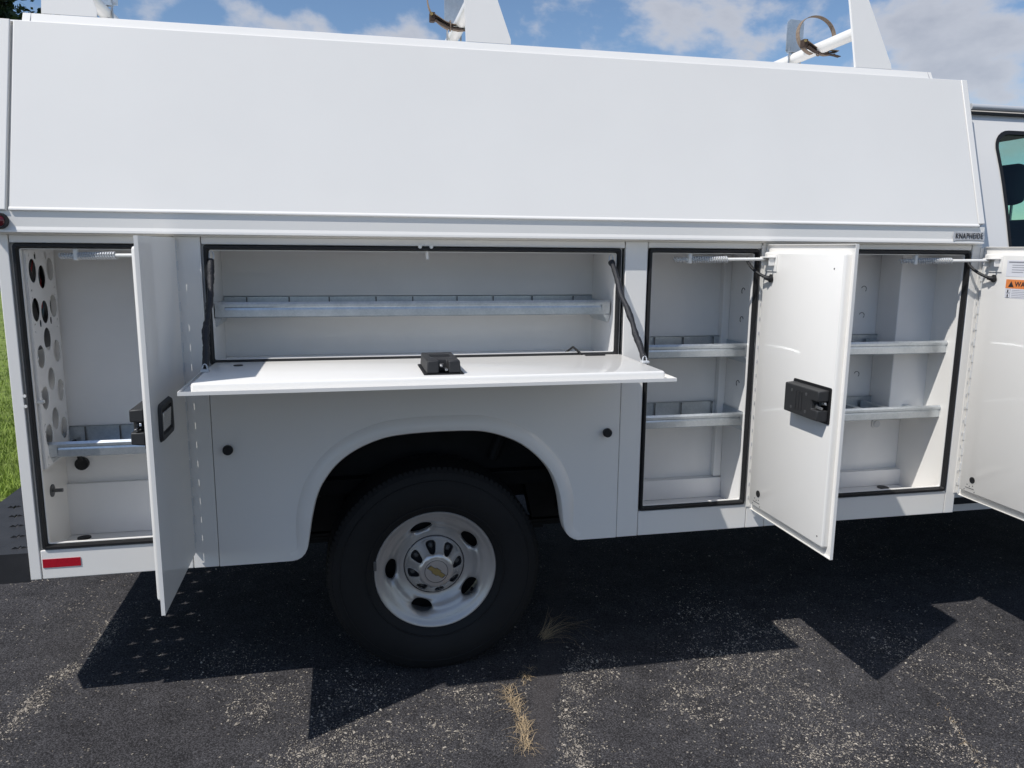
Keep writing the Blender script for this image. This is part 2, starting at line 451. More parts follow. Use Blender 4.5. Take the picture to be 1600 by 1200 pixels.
# face frame of the lower body, each pressed panel its own piece with a hairline seam between
tb('corner_post', -0.990, -0.9575, 0.0, 0.30, ZB, ZT)
tb('sill', -0.9555, -0.5075, 0.001, T, ZB, 0.585)
tb('header', -0.9555, -0.5075, 0.003, T, 1.537, ZT)
tb('hinge_post', -0.5055, -0.4275, 0.0, T, ZB, ZT)
tb('header', -0.4255, 0.9515, 0.003, T, 1.537, ZT)
tb('post', 0.9535, 1.0345, 0.0, T, ZB, ZT)
tb('sill', 1.0365, 1.4715, 0.001, T, ZB, 0.583)
tb('header', 1.0365, 1.4715, 0.003, T, 1.539, ZT)
tb('hinge_post', 1.4735, 1.5485, 0.0, T, ZB, ZT)
tb('sill', 1.5505, 2.3525, 0.001, T, ZB, 0.583)
tb('header', 1.5505, 2.3525, 0.003, T, 1.541, ZT)
tb('corner_post', 2.3545, 2.3980, 0.0, 0.30, ZB, ZT)

# wheel panel with its arch
ARCH = [(-0.196, 0.4902), (-0.165, 0.500), (-0.146, 0.528), (-0.138, 0.58), (-0.127, 0.650), (-0.105, 0.737), (-0.060, 0.806), (-0.022, 0.842), (0.021, 0.871),
        (0.085, 0.899), (0.144, 0.914), (0.244, 0.921), (0.346, 0.922), (0.430, 0.920), (0.485, 0.910), (0.553, 0.886), (0.607, 0.855), (0.661, 0.806),
        (0.705, 0.750), (0.732, 0.677), (0.743, 0.604), (0.750, 0.550), (0.768, 0.510), (0.805, 0.4902)]
def resample(pl, n):
    P = [Vector((a, b_)) for a, b_ in pl]
    for _ in range(2):                   # corner cutting
        Q = [P[0]]
        for a, b_ in zip(P[:-1], P[1:]): Q += [a*0.75+b_*0.25, a*0.25+b_*0.75]
        Q.append(P[-1]); P = Q
    d = [0]
    for a, b_ in zip(P[:-1], P[1:]): d.append(d[-1]+(b_-a).length)
    out_ = []; j = 0
    for i in range(n):
        t = d[-1]*i/(n-1)
        while j < len(d)-2 and d[j+1] < t: j += 1
        u = (t-d[j])/max(1e-9, d[j+1]-d[j]); out_.append(P[j].lerp(P[j+1], min(1, u)))
    return out_
AR = resample(ARCH, 90)
outer = [(-0.4255, ZB)]+[(p.x, p.y) for p in AR]+[(0.9515, ZB), (0.9515, 1.158), (-0.4255, 1.158)]
wp = plate(outer, [], lambda u, v, w: (u, 0.0005+w, v), 0.006, 'wheel_panel', W, truck)
# flared lip: swept section along the arch (distance outwards from the edge, y)
fl = MB(); prof = [(0.050, 0.0004), (0.046, -0.004), (0.037, -0.011), (0.024, -0.016), (0.008, -0.018), (0.0, -0.016), (-0.004, -0.008), (-0.004, 0.035)]
n = len(AR); k = len(prof); vs = []
for i, p in enumerate(AR):
    d = (AR[min(i+1, n-1)]-AR[max(i-1, 0)]).normalized(); nn = Vector((-d.y, d.x))
    e = min(1, max(0.0, min(i, n-1-i)/12.0)); e = e*e*(3-2*e)
    for a, y in prof:
        a2 = a*(0.55+0.45*e)
        q = p+nn*a2
        vs.append((q.x, 0.0004+(y-0.0004)*(0.12+0.88*e) if y < 0.001 else y, max(ZB+0.001, q.y)))
fl.add(vs, [(i*k+j, (i+1)*k+j, (i+1)*k+j+1, i*k+j+1) for i in range(n-1) for j in range(k-1)])
fl.build('wheel_arch_flare', W, wp, smooth=True)
for x, z in ((-0.379, 0.887), (0.902, 0.890)):
    MB().lathe_y([(0.0, -0.024), (0.012, -0.024), (0.0155, -0.021), (0.0165, -0.012), (0.013, 0.0), (0.0, 0.0)], x, z, 20).build('rubber_stop', 'seal_rubber', wp, smooth=True)

# reflective tape and marker lamp
tb('red_reflector', -0.951, -0.842, -0.0012, 0.0008, 0.528, 0.556, 'red_reflector', bevel=0)
mk = MB().lathe_y([(0.0, -0.052), (0.010, -0.050), (0.016, -0.045), (0.0175, -0.028)], -0.9585, 1.598, 20).build('marker_lamp', 'red_lens', truck, smooth=True)
MB().lathe_y([(0.018, -0.047), (0.021, -0.047), (0.023, -0.042), (0.023, -0.02)], -0.9585, 1.598, 24).build('bezel', 'seal_rubber', mk, smooth=True)

# compartments -------------------------------------------------------------
def compartment(x0, x1, z0, z1, depth=0.30, y0=0.0235):
    t = 0.003; g = MB()
    g.box(x0-t, x1+t, depth, depth+t, z0-t, z1+t)
    g.box(x0-t, x0, y0, depth-0.0002, z0-t, z1+t)
    g.box(x1, x1+t, y0, depth-0.0002, z0-t, z1+t)
    g.box(x0+0.0002, x1-0.0002, y0, depth-0.0002, z0-t, z0)
    g.box(x0+0.0002, x1-0.0002, y0, depth-0.0002, z1, z1+t)
    return g.build('compartment', 'liner_paint', truck)
def seal(x0, x1, z0, z1, par, w=0.0155):
    """rubber weather strip round the opening + the white pressed edge it sits on"""
    g = MB()
    out_ = rrect(x0, x1, z0, z1, 0.009); inn = rrect(x0+w, x1-w, z0+w, z1-w, 0.006)
    out2 = rrect(x0+0.004, x1-0.004, z0+0.004, z1-0.004, 0.007); in2 = rrect(x0+w-0.005, x1-w+0.005, z0+w-0.005, z1-w+0.005, 0.008)
    n = len(out_)
    vs = [(u, 0.010, v) for u, v in out_]+[(u, -0.004, v) for u, v in out2]+[(u, -0.004, v) for u, v in in2]+[(u, 0.016, v) for u, v in inn]
    fs = [(j*n+i, j*n+(i+1) % n, (j+1)*n+(i+1) % n, (j+1)*n+i) for j in range(3) for i in range(n)]
    g.add(vs, fs); g.build('weather_seal', 'seal_rubber', par, smooth=True)
    g = MB()
    a = rrect(x0-0.006, x1+0.006, z0-0.006, z1+0.006, 0.012); b_ = rrect(x0+w+0.0003, x1-w-0.0003, z0+w+0.0003, z1-w-0.0003, 0.006); c = rrect(x0+w+0.0025, x1-w-0.0025, z0+w+0.0025, z1-w-0.0025, 0.005)
    vs = [(u, 0.0185, v) for u, v in a]+[(u, 0.0175, v) for u, v in b_]+[(u, 0.012, v) for u, v in b_]+[(u, 0.012, v) for u, v in c]+[(u, 0.0228, v) for u, v in c]
    fs = [(j*n+i, j*n+(i+1) % n, (j+1)*n+(i+1) % n, (j+1)*n+i) for j in range(4) for i in range(n)]
    g.add(vs, fs); g.build('opening_flange', W, par)
def tray(par, x0, x1, z, y0=0.075, y1=0.285, h=0.052, ndiv=4, cross=0):
    """galvanised shelf tray: pan, rolled front lip, slotted rear lip, wire dividers"""
    G = 'galvanised'
    g = MB()
    prof = [(y0+0.012, z-0.012), (y0+0.004, z-0.002), (y0, z-0.008), (y0, z-0.016), (y0+0.005, z-0.020), (y0+0.003, z-0.026), (y0+0.003, z-h+0.004), (y0+0.010, z-h), (y1, z-h), (y1, z+0.004), (y1-0.010, z+0.006)]
    t = 0.0015
    vs = [(x, a, b_) for x in (x0, x1) for a, b_ in prof]
    n = len(prof)
    g.add(vs, [(i, i+1, n+i+1, n+i) for i in range(n-1)])
    vs2 = [(x, a+t, b_+t) for x in (x0, x1) for a, b_ in prof]
    g.add(vs2, [(i+1, i, n+i, n+i+1) for i in range(n-1)])
    sh = g.build('shelf_tray', G, par)
    for x in (x0+0.001, x1-0.0025): MB().box(x, x+0.0015, y0+0.012, y1-0.001, z-h+0.002, z-0.006).build('end_plate', G, par)
    for x in (x0+0.001, x1-0.03): MB().box(x, x+0.029, y0-0.0012, y0-0.0002, z-0.040, z-0.0085).build('end_clip', G, par)
    for i in range(ndiv):
        x = x0+(x1-x0)*(i+0.5+0.12*random.uniform(-1, 1))/ndiv
        w = 0.0022
        MB().tube([(x, y1-0.006, z+0.003), (x, y1-0.006, z-h+0.006), (x, y0+0.02, z-h+0.006), (x, y0+0.02, z-0.018)], w, 6).build('wire_divider', 'dark_steel', par)
    for i in range(cross):
        x = x0+(x1-x0)*(i+1)/(cross+1)
        MB().box(x-0.012, x+0.012, y0+0.022, y1-0.012, z-h+0.0045, z-0.012).build('divider', G, par)
    # support angle under each end
    for x, s in ((x0, 1), (x1, -1)):
        g = MB().hexa([(x-0.004*s, y0+0.03, z-h-0.030), (x, y0+0.03, z-h-0.030), (x, y1, z-h-0.030), (x-0.004*s, y1, z-h-0.030),
                       (x-0.004*s, y0+0.01, z-h-0.001), (x+0.02*s, y0+0.01, z-h-0.001), (x+0.02*s, y1, z-h-0.001), (x-0.004*s, y1, z-h-0.001)])
        g.build('support_angle', G, par)
def disc(name, material, par, c, axis, r, t, n=18):
    """short capped cylinder"""
    c = Vector(c); a = Vector(axis).normalized()
    return MB().tube([c, c+a*t], r, n).build(name, material, par, smooth=True)

# rear compartment
c1 = compartment(-0.965, -0.4600, 0.530, 1.530); seal(-0.950, -0.508, 0.5855, 1.5365, c1)
tb('rear_step', -0.9648, -0.4602, 0.282, 0.2998, 0.5303, 0.716, 'liner_paint', c1)
tray(c1, -0.935, -0.475, 0.915, ndiv=4)
holes = []
for y, z in ((0.084, 1.453), (0.228, 1.454), (0.154, 1.432), (0.081, 1.334), (0.229, 1.336), (0.152, 1.322), (0.152, 1.236), (0.224, 1.189), (0.087, 1.187),
             (0.154, 1.107), (0.225, 1.058), (0.088, 1.056), (0.157, 0.976), (0.225, 0.930), (0.091, 0.934)):
    holes.append(ell(y, z, 0.0300, 0.0365))
for y, z in ((0.112, 1.498), (0.199, 1.499), (0.109, 1.289), (0.198, 1.291)): holes.append(ell(y, z, 0.008, 0.0125, 12))
for y, z in ((0.065, 1.500), (0.240, 1.500)): holes.append(ell(y, z, 0.003, 0.007, 8))
for i in range(6):
    for y in (0.062, 0.250): holes.append([(y-0.006, 1.39-0.105*i), (y+0.002, 1.40-0.105*i), (y+0.006, 1.395-0.105*i), (y+0.001, 1.392-0.105*i)])
    for y in (0.062, 0.250): holes.append(ell(y, 1.372-0.105*i, 0.0025, 0.004, 8))
pp = plate([(0.041, 0.838), (0.262, 0.838), (0.272, 1.517), (0.041, 1.517)], holes, lambda u, v, w: (-0.930+w, u, v), 0.0016, 'perforated_panel', 'liner_paint', c1)
tb('panel_return', -0.9635, -0.9303, 0.0385, 0.0408, 0.838, 1.517, 'liner_paint', c1, bevel=0)
rnd = random.Random(3)
for i, (mt, r) in enumerate((('seal_rubber', 0.009), ('wire_red', 0.004), ('seal_rubber', 0.006), ('wire_blue', 0.005), ('wire_red', 0.003), ('seal_rubber', 0.007))):
    p = [(-0.946+0.006*math.sin(2*q+i), 0.075+0.030*i+0.03*math.sin(q*1.4+i*2), 1.50-q*0.075) for q in range(4)]
    MB().tube(p, r, 6).build('wire', mt, c1, smooth=True)
tb('lamp_back', -0.9645, -0.956, 0.05, 0.275, 1.20, 1.49, 'dark_steel', c1)
disc('grommet_washer', 'dark_steel', c1, (-0.9648, 0.150, 0.735), (1, 0, 0), 0.021, 0.010)
disc('bolt', 'dark_steel', c1, (-0.9548, 0.150, 0.735), (1, 0, 0), 0.006, 0.030)
disc('drain_plug', 'seal_rubber', c1, (-0.905, 0.246, 0.5302), (0, 0, 1), 0.022, 0.003)
disc('drain_plug', 'seal_rubber', c1, (-0.905, 0.2985, 0.785), (0, -1, 0), 0.022, 0.016)
MB().tube([(-0.905, 0.275, 0.80), (-0.907, 0.27, 0.84), (-0.915, 0.262, 0.875)], 0.008, 8).build('cable', 'seal_rubber', c1, smooth=True)
st = MB(); st.prism(rrect(-0.006, 0.006, 1.018, 1.088, 0.006), 'x', -0.9638, -0.9615)
st.v = [(x, y+0.055, z) for x, y, z in st.v]
st.build('striker_plate', W, c1)
MB().tube([(-0.962, 0.03, 1.053), (-0.930, 0.03, 1.053), (-0.912, 0.03, 1.056)], 0.0055, 8).build('striker', 'white_plastic', c1, smooth=True)
for z in (1.048, 1.080): disc('screw_head', 'white_plastic', c1, (-0.9535, 0.0, z), (0, -1, 0), 0.005, 0.003, 10)
for z in (1.20, 1.30, 1.42): disc('screw_hole', 'ink', c1, (-0.9645, 0.034, z), (1, 0, 0), 0.004, 0.001, 10)

# long horizontal compartment
c2 = compartment(-0.412, 0.935, 1.135, 1.530); seal(-0.4215, 0.9405, 1.1605, 1.5365, c2)
tray(c2, -0.408, 0.929, 1.355, ndiv=9)
tb('floor_rib', -0.41, 0.934, 0.262, 0.2998, 1.1353, 1.150, 'liner_paint', c2, bevel=0.004)
MB().tube([(0.27, 0.016, 1.533), (0.27, 0.018, 1.512), (0.272, 0.020, 1.496)], 0.005, 8).build('striker', 'white_plastic', c2, smooth=True)
for x in (0.245, 0.282): disc('screw_head', 'white_plastic', c2, (x, 0.001, 1.536), (0, -1, 0), 0.006, 0.007, 12)
# bin compartment amidships
c3 = compartment(1.020, 1.500, 0.530, 1.533); seal(1.0395, 1.4645, 0.5835, 1.5385, c3)
tray(c3, 1.024, 1.496, 1.190, ndiv=4); tray(c3, 1.024, 1.496, 0.925, ndiv=4)
tb('rear_step', 1.0203, 1.4997, 0.262, 0.2998, 0.5303, 0.612, 'liner_paint', c3)
tb('corner_angle', 1.468, 1.4998, 0.270, 0.2998, 0.615, 1.5325, 'liner_paint', c3)
# front compartment
c4 = compartment(1.540, 2.388, 0.530, 1.535); seal(1.5475, 2.3505, 0.5835, 1.5405, c4)
tray(c4, 1.545, 2.384, 1.186, ndiv=0, cross=6); tray(c4, 1.545, 2.384, 0.922, ndiv=0, cross=6)
tb('rear_step', 1.5403, 2.387, 0.266, 0.2998, 0.5303, 0.600, 'liner_paint', c4)
tb('pillar_chase', 2.190, 2.3875, 0.172, 0.2997, 0.850, 1.5345, 'liner_paint', c4, bevel=0.004)
for x, y, z in ((2.3878, 0.20, 0.735), (2.3878, 0.10, 0.80), (2.3878, 0.10, 0.64), (2.3878, 0.13, 1.34), (2.3878, 0.13, 1.05), (2.3878, 0.14, 1.44)):
    disc('screw_head', 'dark_steel', c4, (x, y, z), (-1, 0, 0), 0.006, 0.004, 10)
disc('lens', 'liner_paint', c4, (2.235, 0.2998, 0.800), (0, -1, 0), 0.022, 0.006, 20)
disc('lens_centre', 'hinge_steel', c4, (2.235, 0.2935, 0.800), (0, -1, 0), 0.015, 0.004, 20)
for x, z in ((2.06, 1.45), (2.06, 1.10)): disc('screw_head', 'dark_steel', c4, (x, 0.2998, z), (0, -1, 0), 0.007, 0.010, 10)
disc('drain_plug', 'seal_rubber', c4, (2.25, 0.236, 0.5302), (0, 0, 1), 0.024, 0.003)
for par, x, zs in ((c3, 1.4998, (1.38, 1.27, 1.02)), (c4, 2.12, (1.38, 1.27, 1.02))):
    for z in zs:
        if par is c3:
            p = [(x-0.001, 0.17+0.012*math.cos(R(a)), z+0.012*math.sin(R(a))) for a in range(-50, 190, 30)]
        else:
            p = [(x+0.012*math.cos(R(a)), 0.2988, z+0.012*math.sin(R(a))) for a in range(-50, 190, 30)]
        MB().tube(p, 0.0014, 5).build('knockout', 'dark_steel', par)

# doors -------------------------------------------------------------------
def hinge(par, hx, z0, z1, back=-0.006):
    g = MB(); nk = int((z1-z0)/0.031); h = (z1-z0)/nk
    g.box(hx+0.0062, hx+0.024, back+0.003, back+0.0045, z0, z1) if False else None
    for i in range(nk):
        r = 0.0066 if i % 2 else 0.0040
        g.tube([(hx, back, z0+i*h+0.0008), (hx, back, z0+(i+1)*h-0.0008)], r, 8)
    g.build('piano_hinge', 'hinge_steel', par, smooth=True)
def latch_box(par, cx, cy, cz, ax_long, ax_short, nrm, free):
    """black moulded latch housing with a notch for the claw; axes are unit vectors, free=+1 towards the door's free edge"""
    A, B, Nn = Vector(ax_long), Vector(ax_short), Vector(nrm); c = Vector((cx, cy, cz))
    def P(a, b_, h): return c+A*a+B*b_+Nn*h
    base = MB(); o_ = rrect(-0.103, 0.103, -0.058, 0.058, 0.006, 3); n = len(o_)
    base.add([P(a, b_, 0.0) for a, b_ in o_]+[P(a, b_, 0.003) for a, b_ in o_], [tuple(range(n)), tuple(range(2*n-1, n-1, -1))]+[(i, (i+1) % n, n+(i+1) % n, n+i) for i in range(n)])
    base.build('latch_gasket', 'seal_rubber', par)
    # housing: U shape in plan (notch at the free end)
    out_ = [(-0.096, -0.05), (0.096, -0.05), (0.096, -0.014), (0.060, -0.014), (0.060, 0.014), (0.096, 0.014), (0.096, 0.05), (-0.096, 0.05)]
    g = MB(); n = len(out_)
    top = [(a*0.965, (abs(b_)-0.003 if abs(b_) > 0.03 else abs(b_))*(1 if b_ > 0 else -1)) for a, b_ in out_]
    g.add([P(a, b_, 0.0032) for a, b_ in out_]+[P(a, b_, 0.040) for a, b_ in top], [tuple(range(n)), tuple(range(2*n-1, n-1, -1))]+[(i, (i+1) % n, n+(i+1) % n, n+i) for i in range(n)])
    hb = g.build('latch_housing', 'black_plastic', par, bevel=0.0035)
    for a, b_ in ((-0.05, 0.028), (0.03, 0.028), (-0.05, -0.028), (0.03, -0.028)):
        disc('latch_screw', 'dark_steel', par, P(a, b_, 0.0398), Nn, 0.0055, 0.0012, 10)
    for a in (-0.030, -0.014, 0.002):
        g = MB(); q = [(a, -0.030), (a+0.006, -0.030), (a+0.006, 0.030), (a, 0.030)]
        g.hexa([P(u, v, 0.0395) for u, v in q]+[P(u, v, 0.0418) for u, v in q]); g.build('latch_rib', 'black_plastic', par)
    g = MB()
    for s, h0 in ((1, 0.010), (-1, 0.022)):
        prof = [(0.062, 0.010*s), (0.094, 0.012*s), (0.097, 0.004*s), (0.080, 0.002*s), (0.066, -0.004*s)]
        n = len(prof)
        g.add([P(a, b_, h0) for a, b_ in prof]+[P(a, b_, h0+0.006) for a, b_ in prof], [tuple(range(n)), tuple(range(2*n-1, n-1, -1))]+[(i, (i+1) % n, n+(i+1) % n, n+i) for i in range(n)])
    g.build('latch_claw', 'steel', par, bevel=0.001)
def spring_coil(p0, p1, r, turns, wire=0.0013):
    p0, p1 = Vector(p0), Vector(p1); d = (p1-p0); u = d.normalized(); a = u.cross(Vector((0, 0, 1))).normalized(); b_ = u.cross(a)
    n = int(turns*9); return [p0+d*(i/n)+r*(math.cos(2*math.pi*i*turns/n)*a+math.sin(2*math.pi*i*turns/n)*b_) for i in range(n+1)]
def side_door(hx, w, z0, z1, handle=True, hinge_y=-0.008, stay_len=0.30, lbl=None):
    d = empty('door', (hx, 0, z0)); attach(d, truck)
    if lbl: d['label'] = lbl
    # outer skin with folded edges
    g = MB(); g.box(hx-0.003, hx, -w, -0.014, z0, z1)
    g.box(hx-0.010, hx-0.0031, -w, -w+0.0022, z0, z1)
    g.box(hx-0.010, hx-0.0031, -w+0.0023, -0.014, z1-0.0022, z1)
    g.box(hx-0.010, hx-0.0031, -w+0.0023, -0.014, z0, z0+0.0022)
    g.build('outer_skin', W, d)
    # inner pan
    g = MB(); p0, p1, q0, q1 = -w+0.026, -0.028, z0+0.029, z1-0.026
    o_ = rrect(p0, p1, q0, q1, 0.008, 3); i_ = rrect(p0+0.005, p1-0.005, q0+0.005, q1-0.005, 0.006, 3); n = len(o_)
    lay = [(o_, hx-0.0032), (o_, hx-0.017), (rrect(p0+0.0015, p1-0.0015, q0+0.0015, q1-0.0015, 0.007, 3), hx-0.022), (i_, hx-0.0245)]
    vs = [(x, a, b_) for lp, x in lay for a, b_ in lp]
    g.add(vs, [(j*n+i, j*n+(i+1) % n, (j+1)*n+(i+1) % n, (j+1)*n+i) for j in range(3) for i in range(n)]+[tuple(3*n+i for i in range(n))])
    g.build('inner_pan', W, d, smooth=True)
    hinge(d, hx-0.002, z0+0.004, z1-0.006, back=hinge_y)
    g = MB(); nk = int((z1-z0)/0.031); h = (z1-z0)/nk
    for i in range(nk): g.box(hx-0.0026, hx-0.0004, -0.0139 if i % 2 else -0.0115, -0.0006, z0+i*h, z0+(i+1)*h-0.0003)  # strip added to stop sun leaking past the hinge; notches pass thin lit dashes
    g.build('hinge_leaf', W, d)
    lf = MB(); lf.box(hx-0.0195, hx-0.0032, -0.0026, -0.0008, z0+0.004, z1-0.004); lf.build('hinge_leaf', W, d)
    for i in range(int((z1-z0-0.06)/0.052)):
        z = z0+0.035+0.052*i
        MB().box(hx-0.0145, hx-0.0105, -0.0042, -0.0027, z, z+0.013).build('hinge_screw', 'hinge_steel', d, bevel=0.001)
    zc_ = 1.058
    latch_box(d, hx-0.0245, -w+0.140, zc_, (0, -1, 0), (0, 0, 1), (-1, 0, 0), 1)
    if handle:
        yc = -w+0.150
        fo = rrect(yc-0.077, yc+0.077, zc_-0.053, zc_+0.053, 0.018); fi = rrect(yc-0.058, yc+0.058, zc_-0.037, zc_+0.037, 0.010)
        fo2 = rrect(yc-0.072, yc+0.072, zc_-0.048, zc_+0.048, 0.016); fb = rrect(yc-0.054, yc+0.054, zc_-0.033, zc_+0.033, 0.008); n = len(fo)
        g = MB(); lay = [(fo, hx+0.0004), (fo2, hx+0.009), (fi, hx+0.008), (fb, hx+0.0012)]
        g.add([(x, a, b_) for lp, x in lay for a, b_ in lp], [(j*n+i, j*n+(i+1) % n, (j+1)*n+(i+1) % n, (j+1)*n+i) for j in range(3) for i in range(n)]+[tuple(3*n+i for i in range(n))])
        g.build('handle_frame', 'black_plastic', d, smooth=True)
        g = MB().hexa([(hx+0.002, yc-0.048, zc_-0.028), (hx+0.005, yc-0.048, zc_-0.028), (hx+0.005, yc+0.048, zc_-0.028), (hx+0.002, yc+0.048, zc_-0.028),
                       (hx+0.002, yc-0.048, zc_+0.026), (hx+0.009, yc-0.048, zc_+0.026), (hx+0.009, yc+0.048, zc_+0.026), (hx+0.002, yc+0.048, zc_+0.026)])
        g.build('handle_paddle', 'cap_silver', d, bevel=0.002)
    # stay: bracket, rod, spring, guide
    bx = hx-0.0245
    g = MB(); g.box(bx-0.0035, bx-0.0002, -0.118, -0.050, 1.462, 1.520); g.box(bx-0.032, bx-0.0036, -0.112, -0.056, 1.5085, 1.513); g.box(bx-0.026, bx-0.0036, -0.0625, -0.060, 1.482, 1.5084); g.box(bx-0.026, bx-0.0036, -0.1065, -0.104, 1.482, 1.5084)
    g.build('stay_bracket', W, d, bevel=0.001)
    a = (bx-0.018, -0.072, 1.504); b_ = (bx-0.305, 0.036, 1.499)
    A_, B_ = Vector(a), Vector(b_)
    MB().tube([A_, A_.lerp(B_, 0.5), B_], 0.0056, 8).build('stay_rod', 'white_plastic', d, smooth=True)
    MB().tube(spring_coil(A_.lerp(B_, 0.42), A_.lerp(B_, 0.82), 0.0095, 15), 0.0030, 6).build('stay_spring', 'hinge_steel', d, smooth=True)
    MB().tube(spring_coil(A_.lerp(B_, 0.88), A_.lerp(B_, 1.03), 0.0078, 5), 0.0026, 6).build('stay_spring', 'hinge_steel', d, smooth=True)
    p = A_.lerp(B_, 0.85); MB().box(p.x-0.007, p.x+0.007, p.y-0.009, p.y+0.009, p.z-0.014, p.z+0.022).build('stay_guide', 'white_plastic', d, bevel=0.003)
    # cable with rubber boot
    kk = [Vector((bx-0.052, 0.000, 1.508)), Vector((bx-0.050, -0.012, 1.478)), Vector((bx-0.036, -0.045, 1.452)), Vector((bx-0.010, -0.084, 1.438))]
    path = [((1-t)**3)*kk[0]+3*t*(1-t)**2*kk[1]+3*t*t*(1-t)*kk[2]+t**3*kk[3] for t in [i/9 for i in range(10)]]
    MB().tube(path, 0.0055, 8).build('cable', 'seal_rubber', d, smooth=True)
    e = path[-1]
    MB().tube([e+Vector((-0.012, 0.008, 0.003)), e+Vector((0.0, 0.0, 0)), e+Vector((0.003, -0.002, 0)), e+Vector((0.0098, -0.004, 0))], [0.007, 0.009, 0.0145, 0.0145], 14).build('cable_boot', 'seal_rubber', d, smooth=True)
    # drain plug, tooling marks
    disc('plug', 'seal_rubber', d, (bx+0.0002, -0.093, 0.655), (-1, 0, 0), 0.0125, 0.0022, 20)
    MB().box(bx-0.0006, bx+0.001, -0.105, -0.062, 0.6185, 0.6205).build('slot', 'ink', d)
    for y, z in ((-0.070, 0.632), (-0.098, 0.632), (-0.082, 0.627), (-0.058, 0.610), (-0.108, 0.610)):
        disc('rivet_hole', 'ink', d, (bx+0.0003, y, z), (-1, 0, 0), 0.0022, 0.0007, 8)
    for y, z in ((-w+0.055, z0+0.06), (-w+0.075, z1-0.075)): disc('rivet_hole', 'ink', d, (bx+0.0003, y, z), (-1, 0, 0), 0.003, 0.0007, 8)
    return d
d1 = side_door(-0.497, 0.452, 0.546, 1.556, stay_len=0.30, lbl='rear compartment door standing open with its outer face in shade')
d2 = side_door(1.487, 0.514, 0.571, 1.555, lbl='middle compartment door standing open with its sunlit inner pan showing')
d3 = side_door(2.408, 0.800, 0.571, 1.555, lbl='front compartment door standing open, cut off at the photo edge')
# labels on the front door
bx = 2.408-0.0245
def on_door(y, z): return Matrix(((0, 0, -1, bx-0.0012), (-1, 0, 0, y), (0, 1, 0, z), (0, 0, 0, 1)))
def sticker(name, y0, y1, z0, z1, material, lift=0.0003):
    return MB().box(bx-lift-0.0003, bx+0.0002-lift if lift > 0.0005 else bx+0.0002, y1, y0, z0, z1).build(name, material, d3)
sticker('data_label', -0.138, -0.262, 1.448, 1.507, 'label_white')
sticker('label_bar', -0.146, -0.255, 1.4975, 1.5025, 'ink_grey', 0.0009)
for i in range(4): sticker('label_line', -0.162+0.0, -0.162-0.05-0.03*((i*7) % 3), 1.4885-0.0085*i, 1.4905-0.0085*i, 'ink_grey', 0.0009)
sticker('warning_label', -0.142, -0.300, 1.370, 1.4045, 'label_white')
sticker('warning_band', -0.142, -0.300, 1.4050, 1.4375, 'label_orange')
text_mesh('WARNING', 0.0245, 'warning_text', 'ink', d3, on_door(-0.2440, 1.4205), 0.0003)
g = MB(); yy, zz = -0.166, 1.4205
g.add([(bx-0.0014, yy+0.012, zz-0.010), (bx-0.0014, yy-0.012, zz-0.010), (bx-0.0014, yy, zz+0.011)], [(0, 1, 2)]); g.build('warning_triangle', 'ink', d3)
for i in range(5): sticker('label_line', -0.172, -0.285+0.02*((i*5) % 3), 1.3985-0.0062*i, 1.3996-0.0062*i, 'ink_grey', 0.0009)
for z in (1.388, 1.3715):
    sticker('pictogram', -0.1475, -0.1650, z, z+0.0150, 'ink_grey', 0.0009); sticker('pictogram_field', -0.1487, -0.1638, z+0.0012, z+0.0138, 'label_white', 0.0013)
    g = MB(); g.tube([(bx-0.0022, -0.156, z+0.003), (bx-0.0022, -0.156, z+0.012)], 0.0022, 6); g.build('pictogram_mark', 'ink', d3)

# fold-down door
hd = empty('drop_down_door', (0.264, 0, 1.147)); attach(hd, truck)
X0, X1, YF = -0.431, 0.961, -0.446
g = MB(); g.box(X0, X1, YF, -0.010, 1.1470, 1.1500)
g.box(X0, X1, YF, YF+0.0022, 1.1501, 1.157); g.box(X0, X0+0.0022, YF+0.0023, -0.01, 1.1501, 1.157); g.box(X1-0.0022, X1, YF+0.0023, -0.01, 1.1501, 1.157)
g.build('outer_skin', W, hd)
o_ = rrect(X0+0.026, X1-0.022, YF+0.034, -0.020, 0.008, 3); n = len(o_)
i1 = rrect(X0+0.0275, X1-0.0235, YF+0.0355, -0.0215, 0.007, 3); i2 = rrect(X0+0.031, X1-0.027, YF+0.039, -0.025, 0.006, 3)
lay = [(o_, 1.1502), (o_, 1.166), (i1, 1.1705), (i2, 1.173)]
g = MB(); g.add([(a, b_, z) for lp, z in lay for a, b_ in lp], [(j*n+i, j*n+(i+1) % n, (j+1)*n+(i+1) % n, (j+1)*n+i) for j in range(3) for i in range(n)]+[tuple(3*n+i for i in range(n))])
g.build('inner_pan', W, hd, smooth=True)
latch_box(hd, 0.275, -0.272, 1.173, (0, -1, 0), (1, 0, 0), (0, 0, 1), 1)
disc('plug', 'seal_rubber', hd, (-0.322, -0.100, 1.1728), (0, 0, 1), 0.014, 0.0022, 20)
g = MB(); nk = 44
for i in range(nk):
    x = -0.41+1.34*i/nk; g.tube([(x+0.0008, -0.006, 1.152), (x+1.34/nk-0.0008, -0.006, 1.152)], 0.0055 if i % 2 else 0.0046, 8)
g.build('piano_hinge', 'hinge_steel', hd, smooth=True)
MB().tube([(0.795, -0.03, 1.1745), (0.79, 0.06, 1.19), (0.77, 0.12, 1.155)], 0.004, 6).build('cable', 'seal_rubber', hd, smooth=True)
tb('cable_clip', 0.80, 0.872, -0.055, -0.043, 1.1733, 1.178, 'seal_rubber', hd)
